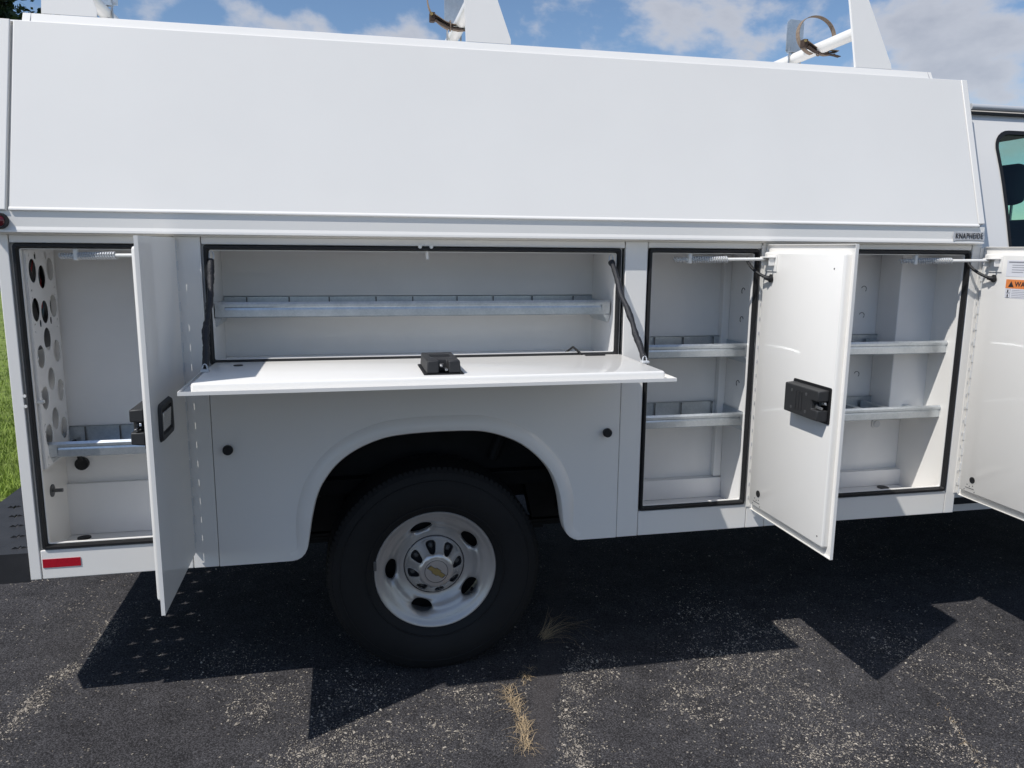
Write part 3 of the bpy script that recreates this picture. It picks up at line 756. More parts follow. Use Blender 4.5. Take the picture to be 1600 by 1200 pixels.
# covered support chains
def chain(p0, p1, sag, seed):
    r_ = random.Random(seed); p0, p1 = Vector(p0), Vector(p1); n = 46; path = []; rad = []
    for i in range(n):
        t = i/(n-1); p = p0.lerp(p1, t); s = math.sin(math.pi*t)
        path.append(p+Vector((sag*s*math.sin(t*9+seed)*0.7, 0.004*math.sin(t*17+seed), -0.010*s*0.3+0.002*math.sin(t*31))))
        rad.append(0.0098+0.0009*math.sin(t*23+seed)+0.0012*r_.uniform(-1, 1))
    MB().tube(path, rad, 10).build('chain_sleeve', 'sleeve', hd, smooth=True)
    for e, c, s in ((p0, p0+Vector((0, 0.012, 0.022)), 1), (p1, p1+Vector((0, -0.012, -0.010)), -1)):
        lp = [e.lerp(c, 0.5)+Vector((0.007*math.cos(a), 0.006*math.sin(a)*0.6, 0.014*math.sin(a))) for a in [R(30*i) for i in range(13)]]
        MB().tube(lp, 0.0024, 6, caps=False).build('chain_link', 'hinge_steel', hd, smooth=True)
chain((0.905, 0.006, 1.490), (0.940, -0.235, 1.186), 0.004, 2)
chain((-0.399, 0.006, 1.490), (-0.400, -0.205, 1.186), 0.006, 5)
for x, y in ((0.940, -0.240), (-0.400, -0.210)): tb('chain_anchor', x-0.012, x+0.012, y-0.014, y+0.010, 1.1732, 1.181, 'hinge_steel', hd, bevel=0.002)

# ------------------------------------------------------------------ upper body
Yb, Zb_, Yt, Zt_ = -0.035, 1.628, 0.132, 2.186
def lean(y, z, off): # offset along the panel normal (outwards = -Y, up)
    d = Vector((Yt-Yb, Zt_-Zb_)).normalized(); nn = Vector((-d.y, d.x)); return (y+nn.x*off, z+nn.y*off)
def upper(name, x0, x1, off=0.0, thick=0.03, zcut0=0.0, zcut1=0.0, bevel=0.003):
    d = Vector((Yt-Yb, Zt_-Zb_)).normalized()
    a = (Yb+d.x*zcut0, Zb_+d.y*zcut0); b_ = (Yt-d.x*zcut1, Zt_-d.y*zcut1)
    poly = [lean(*a, off), lean(*b_, off), lean(*b_, off-thick), lean(*a, off-thick)]
    return MB().prism(poly, 'x', x0, x1).build(name, W, truck, bevel=bevel)
upper('upper_side_panel', -0.9330, 2.3400)
upper('rear_corner_panel', -0.9980, -0.9400, off=0.004)
upper('corner_groove', -0.9398, -0.9332, off=-0.012, thick=0.015, bevel=0)
upper('front_edge_trim', 2.3405, 2.3660, off=0.0022, zcut0=0.012, bevel=0.0018)
_d = Vector((Yt-Yb, Zt_-Zb_)).normalized()
def _q(t, off): return lean(Yb+_d.x*t, Zb_+_d.y*t, off)
MB().prism([_q(0.0115, 0.0002), _q(0.0045, 0.0040), _q(0.0008, 0.0036), _q(0.0008, 0.0002)], 'x', -0.9330, 2.3398).build('panel_hem', W, truck)
# drip moulding below the leaning panel
poly = [(-0.0310, 1.6275), (-0.0320, 1.583), (-0.0355, 1.5735), (-0.0362, 1.5665), (-0.0330, 1.5655), (-0.026, 1.5665), (0.000, 1.5665), (0.010, 1.6275)]
MB().prism(poly, 'x', -1.0, 2.3700).build('drip_moulding', W, truck, bevel=0.0012)
tb('top_rail_flat', -0.998, 2.396, 0.0015, 0.03, 1.5602, 1.5662, W, bevel=0)
# badge
bd = plate([(2.231, 1.5755), (2.243, 1.5785), (2.30, 1.5800), (2.355, 1.5785), (2.366, 1.5755), (2.3680, 1.592), (2.3635, 1.6120), (2.352, 1.6090), (2.30, 1.6075), (2.246, 1.6090), (2.2335, 1.6120), (2.2285, 1.594)], [],
           lambda u, v, w: (u, -0.0305-w-(1.6275-v)*0.10, v), 0.0020, 'maker_badge', 'badge_silver', truck)
tm = Matrix(((0.74, 0, 0, 2.2985), (0, 0.0, -1, -0.0378), (0, 1.06, 0.0, 1.5935), (0, 0, 0, 1)))
text_mesh('KNAPHEIDE', 0.0272, 'badge_lettering', 'ink', bd, tm, 0.0006, 0.006, 1.16)
# roof and far side, ends
XR, XF, YW = -0.996, 2.396, 2.02
g = MB()
far = lambda y: YW-y
g.prism([(Yt+0.004, Zt_-0.004), (Yt+0.02, Zt_+0.004), (1.0, Zt_+0.012), (far(Yt)-0.02, Zt_+0.004), (far(Yt)-0.004, Zt_-0.004), (far(Yt)-0.03, Zt_-0.03), (Yt+0.03, Zt_-0.03)], 'x', -0.996, 2.366)
g.build('roof_skin', W, truck)
g = MB(); g.prism([(far(Yb), 1.628), (far(Yt), Zt_-0.006), (far(Yt)-0.03, Zt_-0.006), (far(Yb)-0.03, 1.628)], 'x', -0.996, 2.366); g.build('far_upper_panel', W, truck)
g = MB(); g.box(-0.99, 2.398, YW-0.02, YW, 0.49, 1.6275); g.build('far_side_panel', W, truck)
g = MB(); g.prism([(0.302, 0.495), (YW-0.021, 0.495), (YW-0.021, 1.62), (far(Yt)-0.04, 2.15), (Yt+0.04, 2.15), (0.01, 1.64), (0.01, 1.57), (0.302, 1.57)], 'x', -0.980, -0.967); g.build('rear_wall', W, truck)
g = MB(); g.prism([(0.302, 0.495), (YW-0.021, 0.495), (YW-0.021, 1.62), (far(Yt)-0.04, 2.15), (Yt+0.04, 2.15), (0.01, 1.64), (0.01, 1.57), (0.302, 1.57)], 'x', 2.349, 2.362); g.build('front_wall', W, truck)
# roof rails, uprights and cross bars
for y0, y1 in ((0.138, 0.176), (far(0.176), far(0.138))):
    q0, q1 = (y0, y1) if y0 < 1 else (y1, y0)
    sg = 1 if y0 < 1 else -1
    rl = MB().prism([(q0-0.003*sg, Zt_-0.003), (q0+0.012*sg, 2.2115), (q1, 2.2115), (q1, Zt_-0.003)], 'x', -0.911, 2.219).build('roof_rail', W, truck, bevel=0.0015)
    for x in (-0.889, 2.2015): MB().hexa([(x, q0-0.0036*sg, Zt_), (x+0.0012, q0-0.0036*sg, Zt_), (x+0.0012, q0+0.03*sg, Zt_), (x, q0+0.03*sg, Zt_), (x, q0+0.0114*sg, 2.2110), (x+0.0012, q0+0.0114*sg, 2.2110), (x+0.0012, q0+0.03*sg, 2.2110), (x, q0+0.03*sg, 2.2110)]).build('rail_joint', 'ink_grey', rl)
ux = (-0.861, 0.422, 1.893)
for i, x in enumerate(ux):
    def shear(o, s):
        for v in o.data.vertices: v.co.y += 0.26*s*(v.co.z-2.2125)
        return o
    for y, s in ((0.150, 1), (far(0.150), -1)):
        H = 2.56
        poly = [(x, 2.2125), (x+0.152, 2.2125), (x+0.153, 2.228), (x+0.153-0.30*(H-2.228), H), (x, H)]
        up = shear(MB().prism(poly, 'y', y, y+0.0035*s).build('rack_upright', W, truck), s)
        shear(MB().prism([(x, 2.2126), (x+0.003, 2.2126), (x+0.003, H-0.001), (x, H-0.001)], 'y', y+0.0036*s, y+0.011*s).build('flange', W, up), s)
        # folded flange of the sloping edge
        shear(MB().hexa([(x+0.149, y+0.0036*s, 2.2126), (x+0.152, y+0.0036*s, 2.2126), (x+0.152, y+0.011*s, 2.2126), (x+0.149, y+0.011*s, 2.2126),
                   (x+0.150-0.30*(H-2.228), y+0.0036*s, H-0.001), (x+0.153-0.30*(H-2.228), y+0.0036*s, H-0.001), (x+0.153-0.30*(H-2.228), y+0.011*s, H-0.001), (x+0.150-0.30*(H-2.228), y+0.011*s, H-0.001)]).build('flange', W, up), s)
TUBE = ((-0.815, 2.357), (0.452, 2.357), (1.943, 2.357))
for x, z in TUBE:
    cb = MB().tube([(x, 0.194+i*(YW-0.388)/10, z) for i in range(11)], 0.0235, 20).build('cross_bar', W, truck, smooth=True)
    # galvanised ladder stop clamped on the bar
    ys = 0.66
    MB().prism([(x-0.036, z+0.0302), (x+0.044, z+0.0302), (x+0.044, z+0.150), (x+0.034, z+0.162), (x-0.022, z+0.164), (x-0.036, z+0.152)], 'y', ys+0.008, ys+0.011).build('ladder_stop', 'galvanised', cb, bevel=0.0006)
    MB().box(x-0.030, x+0.030, ys-0.014, ys+0.011, z+0.0242, z+0.030).build('stop_foot', 'galvanised', cb)
    for s in (-1, 1):
        MB().tube([(x+0.027*s, ys-0.006, z-0.045), (x+0.027*s, ys-0.006, z+0.045)], 0.004, 8).build('clamp_bolt', 'steel', cb, smooth=True)
    MB().box(x-0.034, x+0.034, ys-0.014, ys+0.004, z-0.034, z-0.0245).build('clamp_plate', 'galvanised', cb)

# cab ----------------------------------------------------------------------
PROF = [(0.20, 0.42), (0.085, 0.46), (0.035, 0.60), (0.015, 0.85), (0.010, 1.10), (0.022, 1.36), (0.050, 1.56), (0.082, 1.70), (0.124, 1.86), (0.170, 2.01), (0.192, 2.075)]
ROOF = [(0.205, 2.098), (0.26, 2.122), (0.45, 2.140), (1.01, 2.150)]
cab = empty('cab', (2.44, 1.0, 0.42)); attach(cab, truck)
def yprof(z):
    for (a, z0), (b_, z1) in zip(PROF[:-1], PROF[1:]):
        if z0 <= z <= z1: return a+(b_-a)*(z-z0)/(z1-z0)
    return PROF[-1][0] if z > 1 else PROF[0][0]
CABP = 'cab_paint'
WX0, WX1, WZ0, WZ1 = 2.568, 3.45, 1.415, 2.012
DOOR_OUT = [(2.505, 0.44), (3.62, 0.44), (3.62, 1.42), (3.16, 2.075), (2.505, 2.075)]
def side_poly():
    return [(2.4405, 0.42), (3.35, 0.42), (3.40, 0.70), (3.53, 0.86), (3.74, 0.92), (3.95, 0.86), (4.08, 0.70), (4.13, 0.42), (4.66, 0.45), (4.74, 0.62), (4.72, 1.02), (4.62, 1.17), (4.30, 1.27), (3.93, 1.36), (3.20, 2.074), (2.4405, 2.074)]
def subdiv(poly, step=0.09):
    o2 = []
    for a, b_ in zip(poly, poly[1:]+poly[:1]):
        k = max(1, int(math.dist(a, b_)/step)); o2 += [(a[0]+(b_[0]-a[0])*i/k, a[1]+(b_[1]-a[1])*i/k) for i in range(k)]
    return o2
def side_sheet(name, outer, holes, material, par, mirror, off=0.0, t=0.004):
    """thin sheet cut on a grid so that it follows the cab's curved side"""
    bm = bmesh.new()
    for lp in [outer]+holes:
        vs = [bm.verts.new((u, v, 0)) for u, v in lp]
        for i in range(len(vs)): bm.edges.new((vs[i], vs[(i+1) % len(vs)]))
    bmesh.ops.triangle_fill(bm, use_beauty=True, use_dissolve=False, edges=list(bm.edges))
    for z in [q[1] for q in PROF]+[1.46, 1.63, 1.78, 1.93, 2.045]:
        bmesh.ops.bisect_plane(bm, geom=list(bm.verts)+list(bm.edges)+list(bm.faces), plane_co=(0, z, 0), plane_no=(0, 1, 0), dist=1e-5)
    bm.verts.index_update()
    V2 = [tuple(v.co[:2]) for v in bm.verts]; F2 = [tuple(v.index for v in f.verts) for f in bm.faces]; bm.free()
    def P(u, v, w):
        y = yprof(v)+off+w+(0.12*max(0, (u-4.3)/0.44)**2 if u > 4.3 else 0)
        return (u, (YW-y) if mirror else y, v)
    mb = MB(); n = len(V2)
    mb.add([P(u, v, 0) for u, v in V2]+[P(u, v, t) for u, v in V2], F2+[tuple(i+n for i in reversed(f)) for f in F2])
    return mb.build(name, material, par, smooth=True)
win = subdiv([(WX0+0.004, WZ0), (WX1+0.05, WZ0), (3.06, WZ1)]+rrect(WX0-0.020, WX0+0.2, WZ1-0.2, WZ1, 0.07, 6)[7:14]+[(WX0-0.010, 1.80)], 0.2)
def inset(poly, d):
    c = (sum(p[0] for p in poly)/len(poly), sum(p[1] for p in poly)/len(poly)); out_ = []; n = len(poly)
    for i, p in enumerate(poly):
        a = Vector(poly[i-1]); b_ = Vector(poly[(i+1) % n]); t = (b_-a).normalized(); nn = Vector((-t.y, t.x))
        if nn.dot(Vector(c)-Vector(p)) < 0: nn = -nn
        out_.append(tuple(Vector(p)+nn*d))
    return out_
for mirror in (False, True):
    sp = side_sheet('cab_side', side_poly(), [win], CABP, cab, mirror)
    fr = side_sheet('window_seal', inset(win, -0.004), [inset(win, 0.012)], 'seal_rubber', cab, mirror, off=-0.003, t=0.012)
    side_sheet('door_trim', [(2.46, 0.55), (3.30, 0.55), (3.42, 0.95), (3.9, 1.0), (3.9, 1.34), (3.18, 2.06), (2.46, 2.06)], [inset(win, -0.006)], 'cab_trim', cab, mirror, off=0.022, t=0.004)
    side_sheet('window_pane', inset(win, 0.010), [], 'tinted_glass', cab, mirror, off=0.0025, t=0.003)
# shoulders, roof, hood, windscreen
g = MB(); sx = [2.4405, 2.60, 2.9, 3.10, 3.20]; vs = []
full = [(PROF[-1][0]+0.010, 2.080), (PROF[-1][0]+0.012, 2.094)]+ROOF+[(YW-a, b_) for a, b_ in reversed(ROOF[:-1])]+[(YW-PROF[-1][0]-0.012, 2.094), (YW-PROF[-1][0]-0.010, 2.080)]
for x in sx: vs += [(x, a, b_-(0.02 if x > 3.15 else 0)) for a, b_ in full]
k = len(full); g.add(vs, [(i*k+j, (i+1)*k+j, (i+1)*k+j+1, i*k+j+1) for i in range(len(sx)-1) for j in range(k-1)]); g.build('cab_roof', CABP, cab, smooth=True)
for s in (0, 1):
    y = lambda a: YW-a if s else a
    MB().tube([(2.4405, y(0.183), 2.1010), (3.18, y(0.183), 2.1010)], 0.0125, 10).build('drip_rail', 'hinge_steel', cab, smooth=True)
    MB().box(2.441, 3.19, min(y(0.1765), y(0.195)), max(y(0.1765), y(0.195)), 2.0745, 2.0835).build('drip_channel', 'seal_rubber', cab)
g = MB(); g.add([(3.20, 0.20, 2.075), (3.20, YW-0.20, 2.075), (3.93, YW-0.04, 1.362), (3.93, 0.04, 1.362)], [(0, 1, 2, 3)]); g.build('windscreen', 'tinted_glass', cab)
g = MB(); vs = []; hp = [(3.93, 1.362), (4.30, 1.272), (4.62, 1.172), (4.72, 1.02)]
for x, z in hp: vs += [(x, yprof(z)+(0.12*max(0, (x-4.3)/0.44)**2 if x > 4.3 else 0)+0.001, z), (x, 0.30, z+0.03), (x, 1.01, z+0.045), (x, YW-0.30, z+0.03), (x, YW-yprof(z)-(0.12*max(0, (x-4.3)/0.44)**2 if x > 4.3 else 0)-0.001, z)]
g.add(vs, [(i*5+j, (i+1)*5+j, (i+1)*5+j+1, i*5+j+1) for i in range(3) for j in range(4)]); g.build('hood', CABP, cab, smooth=True)
MB().box(4.60, 4.735, 0.14, YW-0.14, 0.62, 1.03).build('grille', 'black_plastic', cab, bevel=0.02)
MB().box(4.62, 4.80, 0.10, YW-0.10, 0.44, 0.61).build('front_bumper', 'hinge_steel', cab, bevel=0.03)
for y in (0.20, YW-0.46): MB().box(4.70, 4.745, y, y+0.26, 0.86, 1.02).build('headlamp', 'headlamp', cab, bevel=0.01)
# back wall, floor and seats
MB().box(2.4410, 2.4470, 0.19, YW-0.19, 0.44, 2.10).build('cab_back', CABP, cab)
MB().box(2.4475, 2.4520, 0.19, YW-0.19, 0.44, 2.09).build('back_trim', 'cab_trim', cab)
MB().box(2.453, 3.16, 0.20, YW-0.20, 2.068, 2.072).build('headliner', 'cab_trim', cab)
MB().box(2.453, 4.0, 0.06, YW-0.06, 0.50, 0.53).build('cab_floor', 'underbody', cab)
MB().box(3.70, 3.95, 0.08, YW-0.08, 0.80, 1.38).build('dashboard', 'cab_trim', cab, bevel=0.04)
for y in (0.25, 1.27):
    s_ = MB().hexa([(3.00, y, 0.98), (3.18, y, 0.98), (3.18, y+0.5, 0.98), (3.00, y+0.5, 0.98), (2.92, y+0.05, 1.68), (3.02, y+0.05, 1.68), (3.02, y+0.43, 1.68), (2.92, y+0.43, 1.68)]).build('seat_back', 'seat_fabric', cab, bevel=0.04, seg=3)
    MB().box(3.02, 3.52, y, y+0.5, 0.86, 1.03).build('seat_cushion', 'seat_fabric', cab, bevel=0.04, seg=3)
    MB().box(2.90, 2.985, y+0.14, y+0.35, 1.745, 1.925).build('head_rest', 'seat_fabric', cab, bevel=0.04, seg=3)
    for q in (0.2, 0.3): MB().tube([(2.95, y+q, 1.66), (2.95, y+q, 1.78)], 0.006, 8).build('head_rest_post', 'steel', s_)
mr_ = MB(); mr_.box(3.30, 3.44, -0.20, -0.02, 1.50, 1.78); mr_.build('mirror', 'black_plastic', cab, bevel=0.03)
MB().tube([(3.40, 0.07, 1.47), (3.38, -0.06, 1.52)], 0.012, 8).build('mirror_arm', 'black_plastic', cab)
# roof clearance lamp
cl_ = MB().lathe_y([(0, 0)], 0, 0, 3) if False else None

# bumper with punched grip treads -------------------------------------------
def bumper():
    b_ = empty('rear_bumper', (-1.15, 1.0, 0.45)); attach(b_, truck)
    x0, x1, y0, y1, z = -1.292, -0.999, 0.022, YW-0.022, 0.572
    holes_ = []
    ny = 17
    for j in range(ny):
        for i in range(3):
            cx = x0+0.075+i*0.088+(0.044 if j % 2 else 0); cy = y0+0.05+j*0.11
            if cx > x1-0.025 or cy > y1-0.04: continue
            st_ = []
            for q in range(8):
                r_ = 0.023 if q % 2 == 0 else 0.006; a = R(45*q+12); st_.append((cx+r_*math.cos(a), cy+r_*math.sin(a)))
            holes_.append(st_)
    outer_ = [(x0+0.05, y0), (x1, y0), (x1, y1), (x0+0.05, y1), (x0, y1-0.10), (x0, y0+0.10)]
    plate(outer_, holes_, lambda u, v, w: (u, v, z-w), 0.003, 'tread_plate', 'bumper_black', b_)
    for h in holes_:
        cx = sum(q[0] for q in h)/8; cy = sum(q[1] for q in h)/8
        g = MB()
        for q in range(0, 8, 2):
            a, b2, c = h[q-1], h[q], h[(q+1) % 8]
            g.add([(a[0], a[1], z+0.0002), (b2[0], b2[1], z+0.0002), ((a[0]*0.6+b2[0]*0.4), (a[1]*0.6+b2[1]*0.4), z+0.006)], [(0, 1, 2)])
        g.build('grip_tooth', 'bumper_black', b_)
    g = MB()
    fo = [(x0+0.05, y0), (x1, y0), (x1, y0+0.003), (x0+0.052, y0+0.003), (x0+0.003, y0+0.101), (x0+0.003, y1-0.101), (x0+0.052, y1-0.003), (x1, y1-0.003), (x1, y1), (x0+0.05, y1), (x0, y1-0.10), (x0, y0+0.10)]
    g.prism(fo, 'z', 0.475, z-0.0032); g.build('bumper_skirt', 'bumper_black', b_)
bumper()

# running gear ---------------------------------------------------------------
def wheel(cx, cy, cz, side, full=True):
    """side = -1: outer face towards -Y. Returns the wheel part with its pieces."""
    w = empty('wheel', (cx, cy, cz)); attach(w, truck)
    s = side
    def Y(t): return cy-s*t if False else cy+s*(-t)*-1
    yo = lambda t: cy + s*t          # t measured outwards from the wheel's mid-plane
    RT = 0.3865; half = 0.118
    # tyre section (r, t)
    pr = [(0.212, 0.080), (0.222, 0.094), (0.240, 0.107), (0.270, 0.1175), (0.300, 0.121), (0.330, 0.1175), (0.352, 0.110), (0.366, 0.105), (0.377, 0.098), (0.383, 0.088), (0.3865, 0.070), (0.3875, 0.03)]
    pr = pr+[(r, -t) for r, t in reversed(pr)]
    g = MB(); n = 96; k = len(pr)
    vs = []
    for i in range(n):
        a = 2*math.pi*i/n
        for j, (r, t) in enumerate(pr):
            rr = r
            x = cx+rr*math.cos(a); z = cz+rr*math.sin(a)
            if z < 0.001: z = 0.001
            vs.append((x, yo(t), z))
    g.add(vs, [(i*k+j, ((i+1) % n)*k+j, ((i+1) % n)*k+j+1, i*k+j+1) for i in range(n) for j in range(k-1)])
    ty = g.build('tyre', 'tyre_rubber', w, smooth=True)
    # tread blocks on the shoulder and raised ribs on the side wall
    g = MB(); nb = 120
    for i in range(nb):
        a0 = 2*math.pi*i/nb; a1 = a0+2*math.pi/nb*0.62
        if math.sin((a0+a1)/2) < -0.97: continue
        for sh in (1, -1):
            for (r0, t0, r1, t1) in ((0.3665, 0.1046, 0.3840, 0.090), (0.3840, 0.090, 0.3872, 0.060)):
                e = 0.0016
                def Q(r, t, a): return (cx+r*math.cos(a), yo(t*sh), cz+r*math.sin(a))
                p = [Q(r0, t0, a0), Q(r0, t0, a1), Q(r1, t1, a1), Q(r1, t1, a0)]
                dr, dt = (t0-t1), (r1-r0); l = math.hypot(dr, dt); dr, dt = dr/l*e, dt/l*e
                p2 = [Q(r0+dr, t0+dt, a0), Q(r0+dr, t0+dt, a1), Q(r1+dr, t1+dt, a1), Q(r1+dr, t1+dt, a0)]
                g.hexa(p+p2)
    g.build('tread_blocks', 'tyre_rubber', w)['kind'] = 'stuff'
    for r in (0.247, 0.340):
        t = 0.1115 if r < 0.3 else 0.1150
        g = MB(); g.lathe_y([(r-0.003, yo(t-0.002)), (r-0.001, yo(t+0.0016)), (r+0.002, yo(t+0.0014)), (r+0.004, yo(t-0.002))], cx, cz, 96); g.build('side_wall_rib', 'tyre_rubber', w, smooth=True)
    # rim: sector surface with an oval opening, h(r) = outward position
    def hr(r):
        K = [(0.0, 0.030), (0.100, 0.034), (0.118, 0.033), (0.138, 0.044), (0.162, 0.066), (0.182, 0.078), (0.192, 0.0815), (0.2005, 0.0850), (0.2080, 0.0905), (0.2140, 0.0945), (0.2185, 0.0950), (0.2215, 0.0915)]
        for (a, b_), (c, d) in zip(K[:-1], K[1:]):
            if a <= r <= c:
                u = (r-a)/(c-a); u = u*u*(3-2*u) if r < 0.19 else u; return b_+(d-b_)*u
        return K[-1][1]
    def sector(name, material, ns, off, r0, r1, rc, a_r, a_t, hfun, depth, lip, par, rings=7, np_=48, egg=0.0, pw=1.0):
        g = MB(); half_ = math.pi/ns
        for s_ in range(ns):
            th0 = off+s_*2*half_
            loops = []
            for q in range(np_):
                ph = 2*math.pi*q/np_; c_, s2 = math.cos(ph), math.sin(ph)
                cp_, sp_ = math.copysign(abs(c_)**pw, c_), math.copysign(abs(s2)**pw, s2); ri, ti = rc+a_r*cp_, (a_t*sp_*(1+egg*cp_))/rc
                mxx = max(abs(c_), abs(s2)); cu, su = c_/mxx, s2/mxx
                ro = rc+(r1-rc)*cu if cu > 0 else rc+(rc-r0)*cu
                to = half_*su
                row = []
                for u_ in range(rings+1):
                    u = u_/rings; u2 = u*u if u < 1 else 1
                    r_ = ri+(ro-ri)*u2; t_ = ti+(to-ti)*u2
                    d_ = math.hypot((r_-rc)/a_r, t_*rc/a_t)-1
                    h = hfun(r_)-lip*math.exp(-max(0, d_)*4.5)
                    row.append((cx+r_*math.cos(th0+t_), yo(h), cz+r_*math.sin(th0+t_)))
                r_, t_ = ri, ti
                row.insert(0, (cx+(rc+(r_-rc)*0.96)*math.cos(th0+t_*0.96), yo(hfun(r_)-lip-depth), cz+(rc+(r_-rc)*0.96)*math.sin(th0+t_*0.96)))
                loops.append(row)
            k_ = rings+2
            g.add([p for row in loops for p in row], [(q*k_+j, ((q+1) % np_)*k_+j, ((q+1) % np_)*k_+j+1, q*k_+j+1) for q in range(np_) for j in range(k_-1)])
        return g.build(name, material, par, smooth=True)
    rim = sector('rim', 'rim_silver', 5, R(36), 0.100, 0.1925, 0.160, 0.0215, 0.041, hr, 0.014, 0.011, w)
    # merge-in outer bead and barrel
    g = MB(); rs = [0.1925, 0.196, 0.2005, 0.204, 0.208, 0.2115, 0.2150, 0.2185, 0.2210, 0.2215]
    g.lathe_y([(r, yo(hr(r))) for r in rs]+[(0.2215, yo(0.080)), (0.205, yo(0.055)), (0.200, yo(-0.09))], cx, cz, 96); g.build('rim_bead', 'rim_silver', w, smooth=True)
    MB().lathe_y([(0.0, yo(-0.02)), (0.150, yo(-0.02)), (0.17, yo(-0.03)), (0.198, yo(-0.03))], cx, cz, 48).build('brake_drum', 'underbody', w, smooth=True)
    # centre cap with eight lug pockets
    def hc(r):
        K = [(0.040, 0.1040), (0.057, 0.1032), (0.064, 0.0985), (0.072, 0.086), (0.086, 0.066), (0.099, 0.051), (0.105, 0.044), (0.108, 0.036)]
        if r <= K[0][0]: return K[0][1]
        for (a, b_), (c, d) in zip(K[:-1], K[1:]):
            if a <= r <= c: return b_+(d-b_)*(r-a)/(c-a)
        return K[-1][1]
    sector('centre_cap', 'cap_silver', 8, R(10), 0.047, 0.108, 0.0810, 0.0195, 0.0158, hc, 0.004, 0.002, w, rings=6, np_=40, egg=0.16, pw=0.72)
    MB().lathe_y([(0.0, yo(0.1060)), (0.034, yo(0.1057)), (0.0405, yo(0.1050)), (0.0475, yo(0.1039))], cx, cz, 48).build('cap_centre', 'cap_silver', w, smooth=True)
    MB().lathe_y([(0.0405, yo(0.1048)), (0.0410, yo(0.1061)), (0.0422, yo(0.1061)), (0.0428, yo(0.1040))], cx, cz, 48).build('cap_ring', 'ink', w)
    MB().lathe_y([(0.108, yo(0.030)), (0.1095, yo(0.0355)), (0.1125, yo(0.0335)), (0.114, yo(0.028))], cx, cz, 64).build('cap_gap', 'ink', w)
    MB().lathe_y([(0.0, yo(0.034)), (0.098, yo(0.034)), (0.10, yo(0.03))], cx, cz, 32).build('hub_plate', 'ink', w)
    for i in range(8):
        a = R(10+45*i); px, pz = cx+0.0805*math.cos(a), cz+0.0805*math.sin(a)
        g = MB(); p0 = Vector((px, yo(0.030), pz)); p1 = Vector((px, yo(0.054), pz)); g.tube([p0, p0.lerp(p1, 0.8), p1], [0.011, 0.0105, 0.006], 6); g.build('lug_nut', 'dark_steel', w)
    # emblem: a slanted cross with a wide horizontal bar
    bw = [(-0.031, 0.0030), (-0.0275, 0.0105), (-0.0125, 0.0105), (-0.0110, 0.0150), (0.0125, 0.0150), (0.0110, 0.0105), (0.0310, 0.0105) if False else (0.0270, 0.0105), (0.0310, -0.0030), (0.0275, -0.0105), (0.0125, -0.0105), (0.0110, -0.0150), (-0.0125, -0.0150), (-0.0110, -0.0105), (-0.0270, -0.0105)]
    bw = [(-0.0255, 0.0065), (-0.0085, 0.0065), (-0.0075, 0.0105), (0.0105, 0.0105), (0.0095, 0.0065), (0.0290, 0.0065), (0.0255, -0.0065), (0.0085, -0.0065), (0.0075, -0.0105), (-0.0105, -0.0105), (-0.0095, -0.0065), (-0.0290, -0.0065)]
    rot = R(-37)
    for nm, mt, sc_, t0, t1 in (('emblem_outline', 'ink', 1.0, 0.1059, 0.1069), ('emblem', 'gold', 0.93, 0.1070, 0.1079)):
        P = []
        for a, b_ in bw:
            a *= sc_*1.26; b_ = (b_*sc_ if sc_ == 1 else b_*0.87)*1.26
            P.append((a*math.cos(rot)-b_*math.sin(rot), a*math.sin(rot)+b_*math.cos(rot)))
        n_ = len(P); g = MB()
        g.add([(cx+a, yo(t0), cz+b_) for a, b_ in P]+[(cx+a, yo(t1), cz+b_) for a, b_ in P], [tuple(range(n_)), tuple(range(2*n_-1, n_-1, -1))]+[(i, (i+1) % n_, n_+(i+1) % n_, n_+i) for i in range(n_)])
        g.build(nm, mt, w)
    if full:
        a = R(-38); px, pz = cx+0.180*math.cos(a), cz+0.180*math.sin(a)
        MB().tube([(px, yo(0.03), pz), (px-0.01, yo(0.066), pz+0.008), (px-0.013, yo(0.082), pz+0.010)], [0.006, 0.006, 0.0045], 10).build('valve_stem', 'seal_rubber', w, smooth=True)
        a = R(171); px, pz = cx+0.2195*math.cos(a), cz+0.2195*math.sin(a)
        g = MB().box(px-0.006, px+0.005, min(yo(0.089), yo(0.0985)), max(yo(0.089), yo(0.0985)), pz-0.018, pz+0.018); g.build('balance_weight', 'dark_steel', w, bevel=0.002)
    return w
WX, WZ = 0.297, 0.384
wheel(WX, 0.168, WZ, -1)
wheel(WX, YW-0.168, WZ, 1)
wheel(3.74, 0.150, WZ, -1)
wheel(3.74, YW-0.150, WZ, 1)
U = 'underbody'
MB().tube([(WX, 0.25, WZ), (WX, YW-0.25, WZ)], 0.045, 14).build('rear_axle', U, truck)
MB().lathe_y([(0.05, 0.80), (0.14, 0.88), (0.165, 0.97), (0.14, 1.06), (0.05, 1.14)], WX, WZ, 20).build('differential', U, truck, smooth=True)
for y in (0.52, YW-0.60): MB().box(-0.96, 4.6, y, y+0.08, 0.50, 0.66).build('frame_rail', U, truck)
MB().box(-0.965, 2.345, 0.305, YW-0.025, 0.665, 0.672).build('cargo_floor', U, truck)
MB().box(-0.966, -0.22, 0.304, 0.310, 0.52, 0.664).build('floor_skirt', U, truck)
g = MB(); g.box(-0.455, 1.016, 0.010, 0.42, 1.112, 1.120); g.box(-0.455, -0.200, 0.0105, 0.30, 0.97, 0.976); g.box(-0.205, -0.2, 0.0105, 0.36, 0.50, 1.11); g.box(0.815, 0.82, 0.0105, 0.36, 0.50, 1.11); g.box(-0.1995, 0.8145, 0.36, 0.365, 0.60, 1.11); g.box(-0.1995, 0.8145, 0.0105, 0.3595, 0.965, 0.97)
g.build('wheel_well', U, truck)
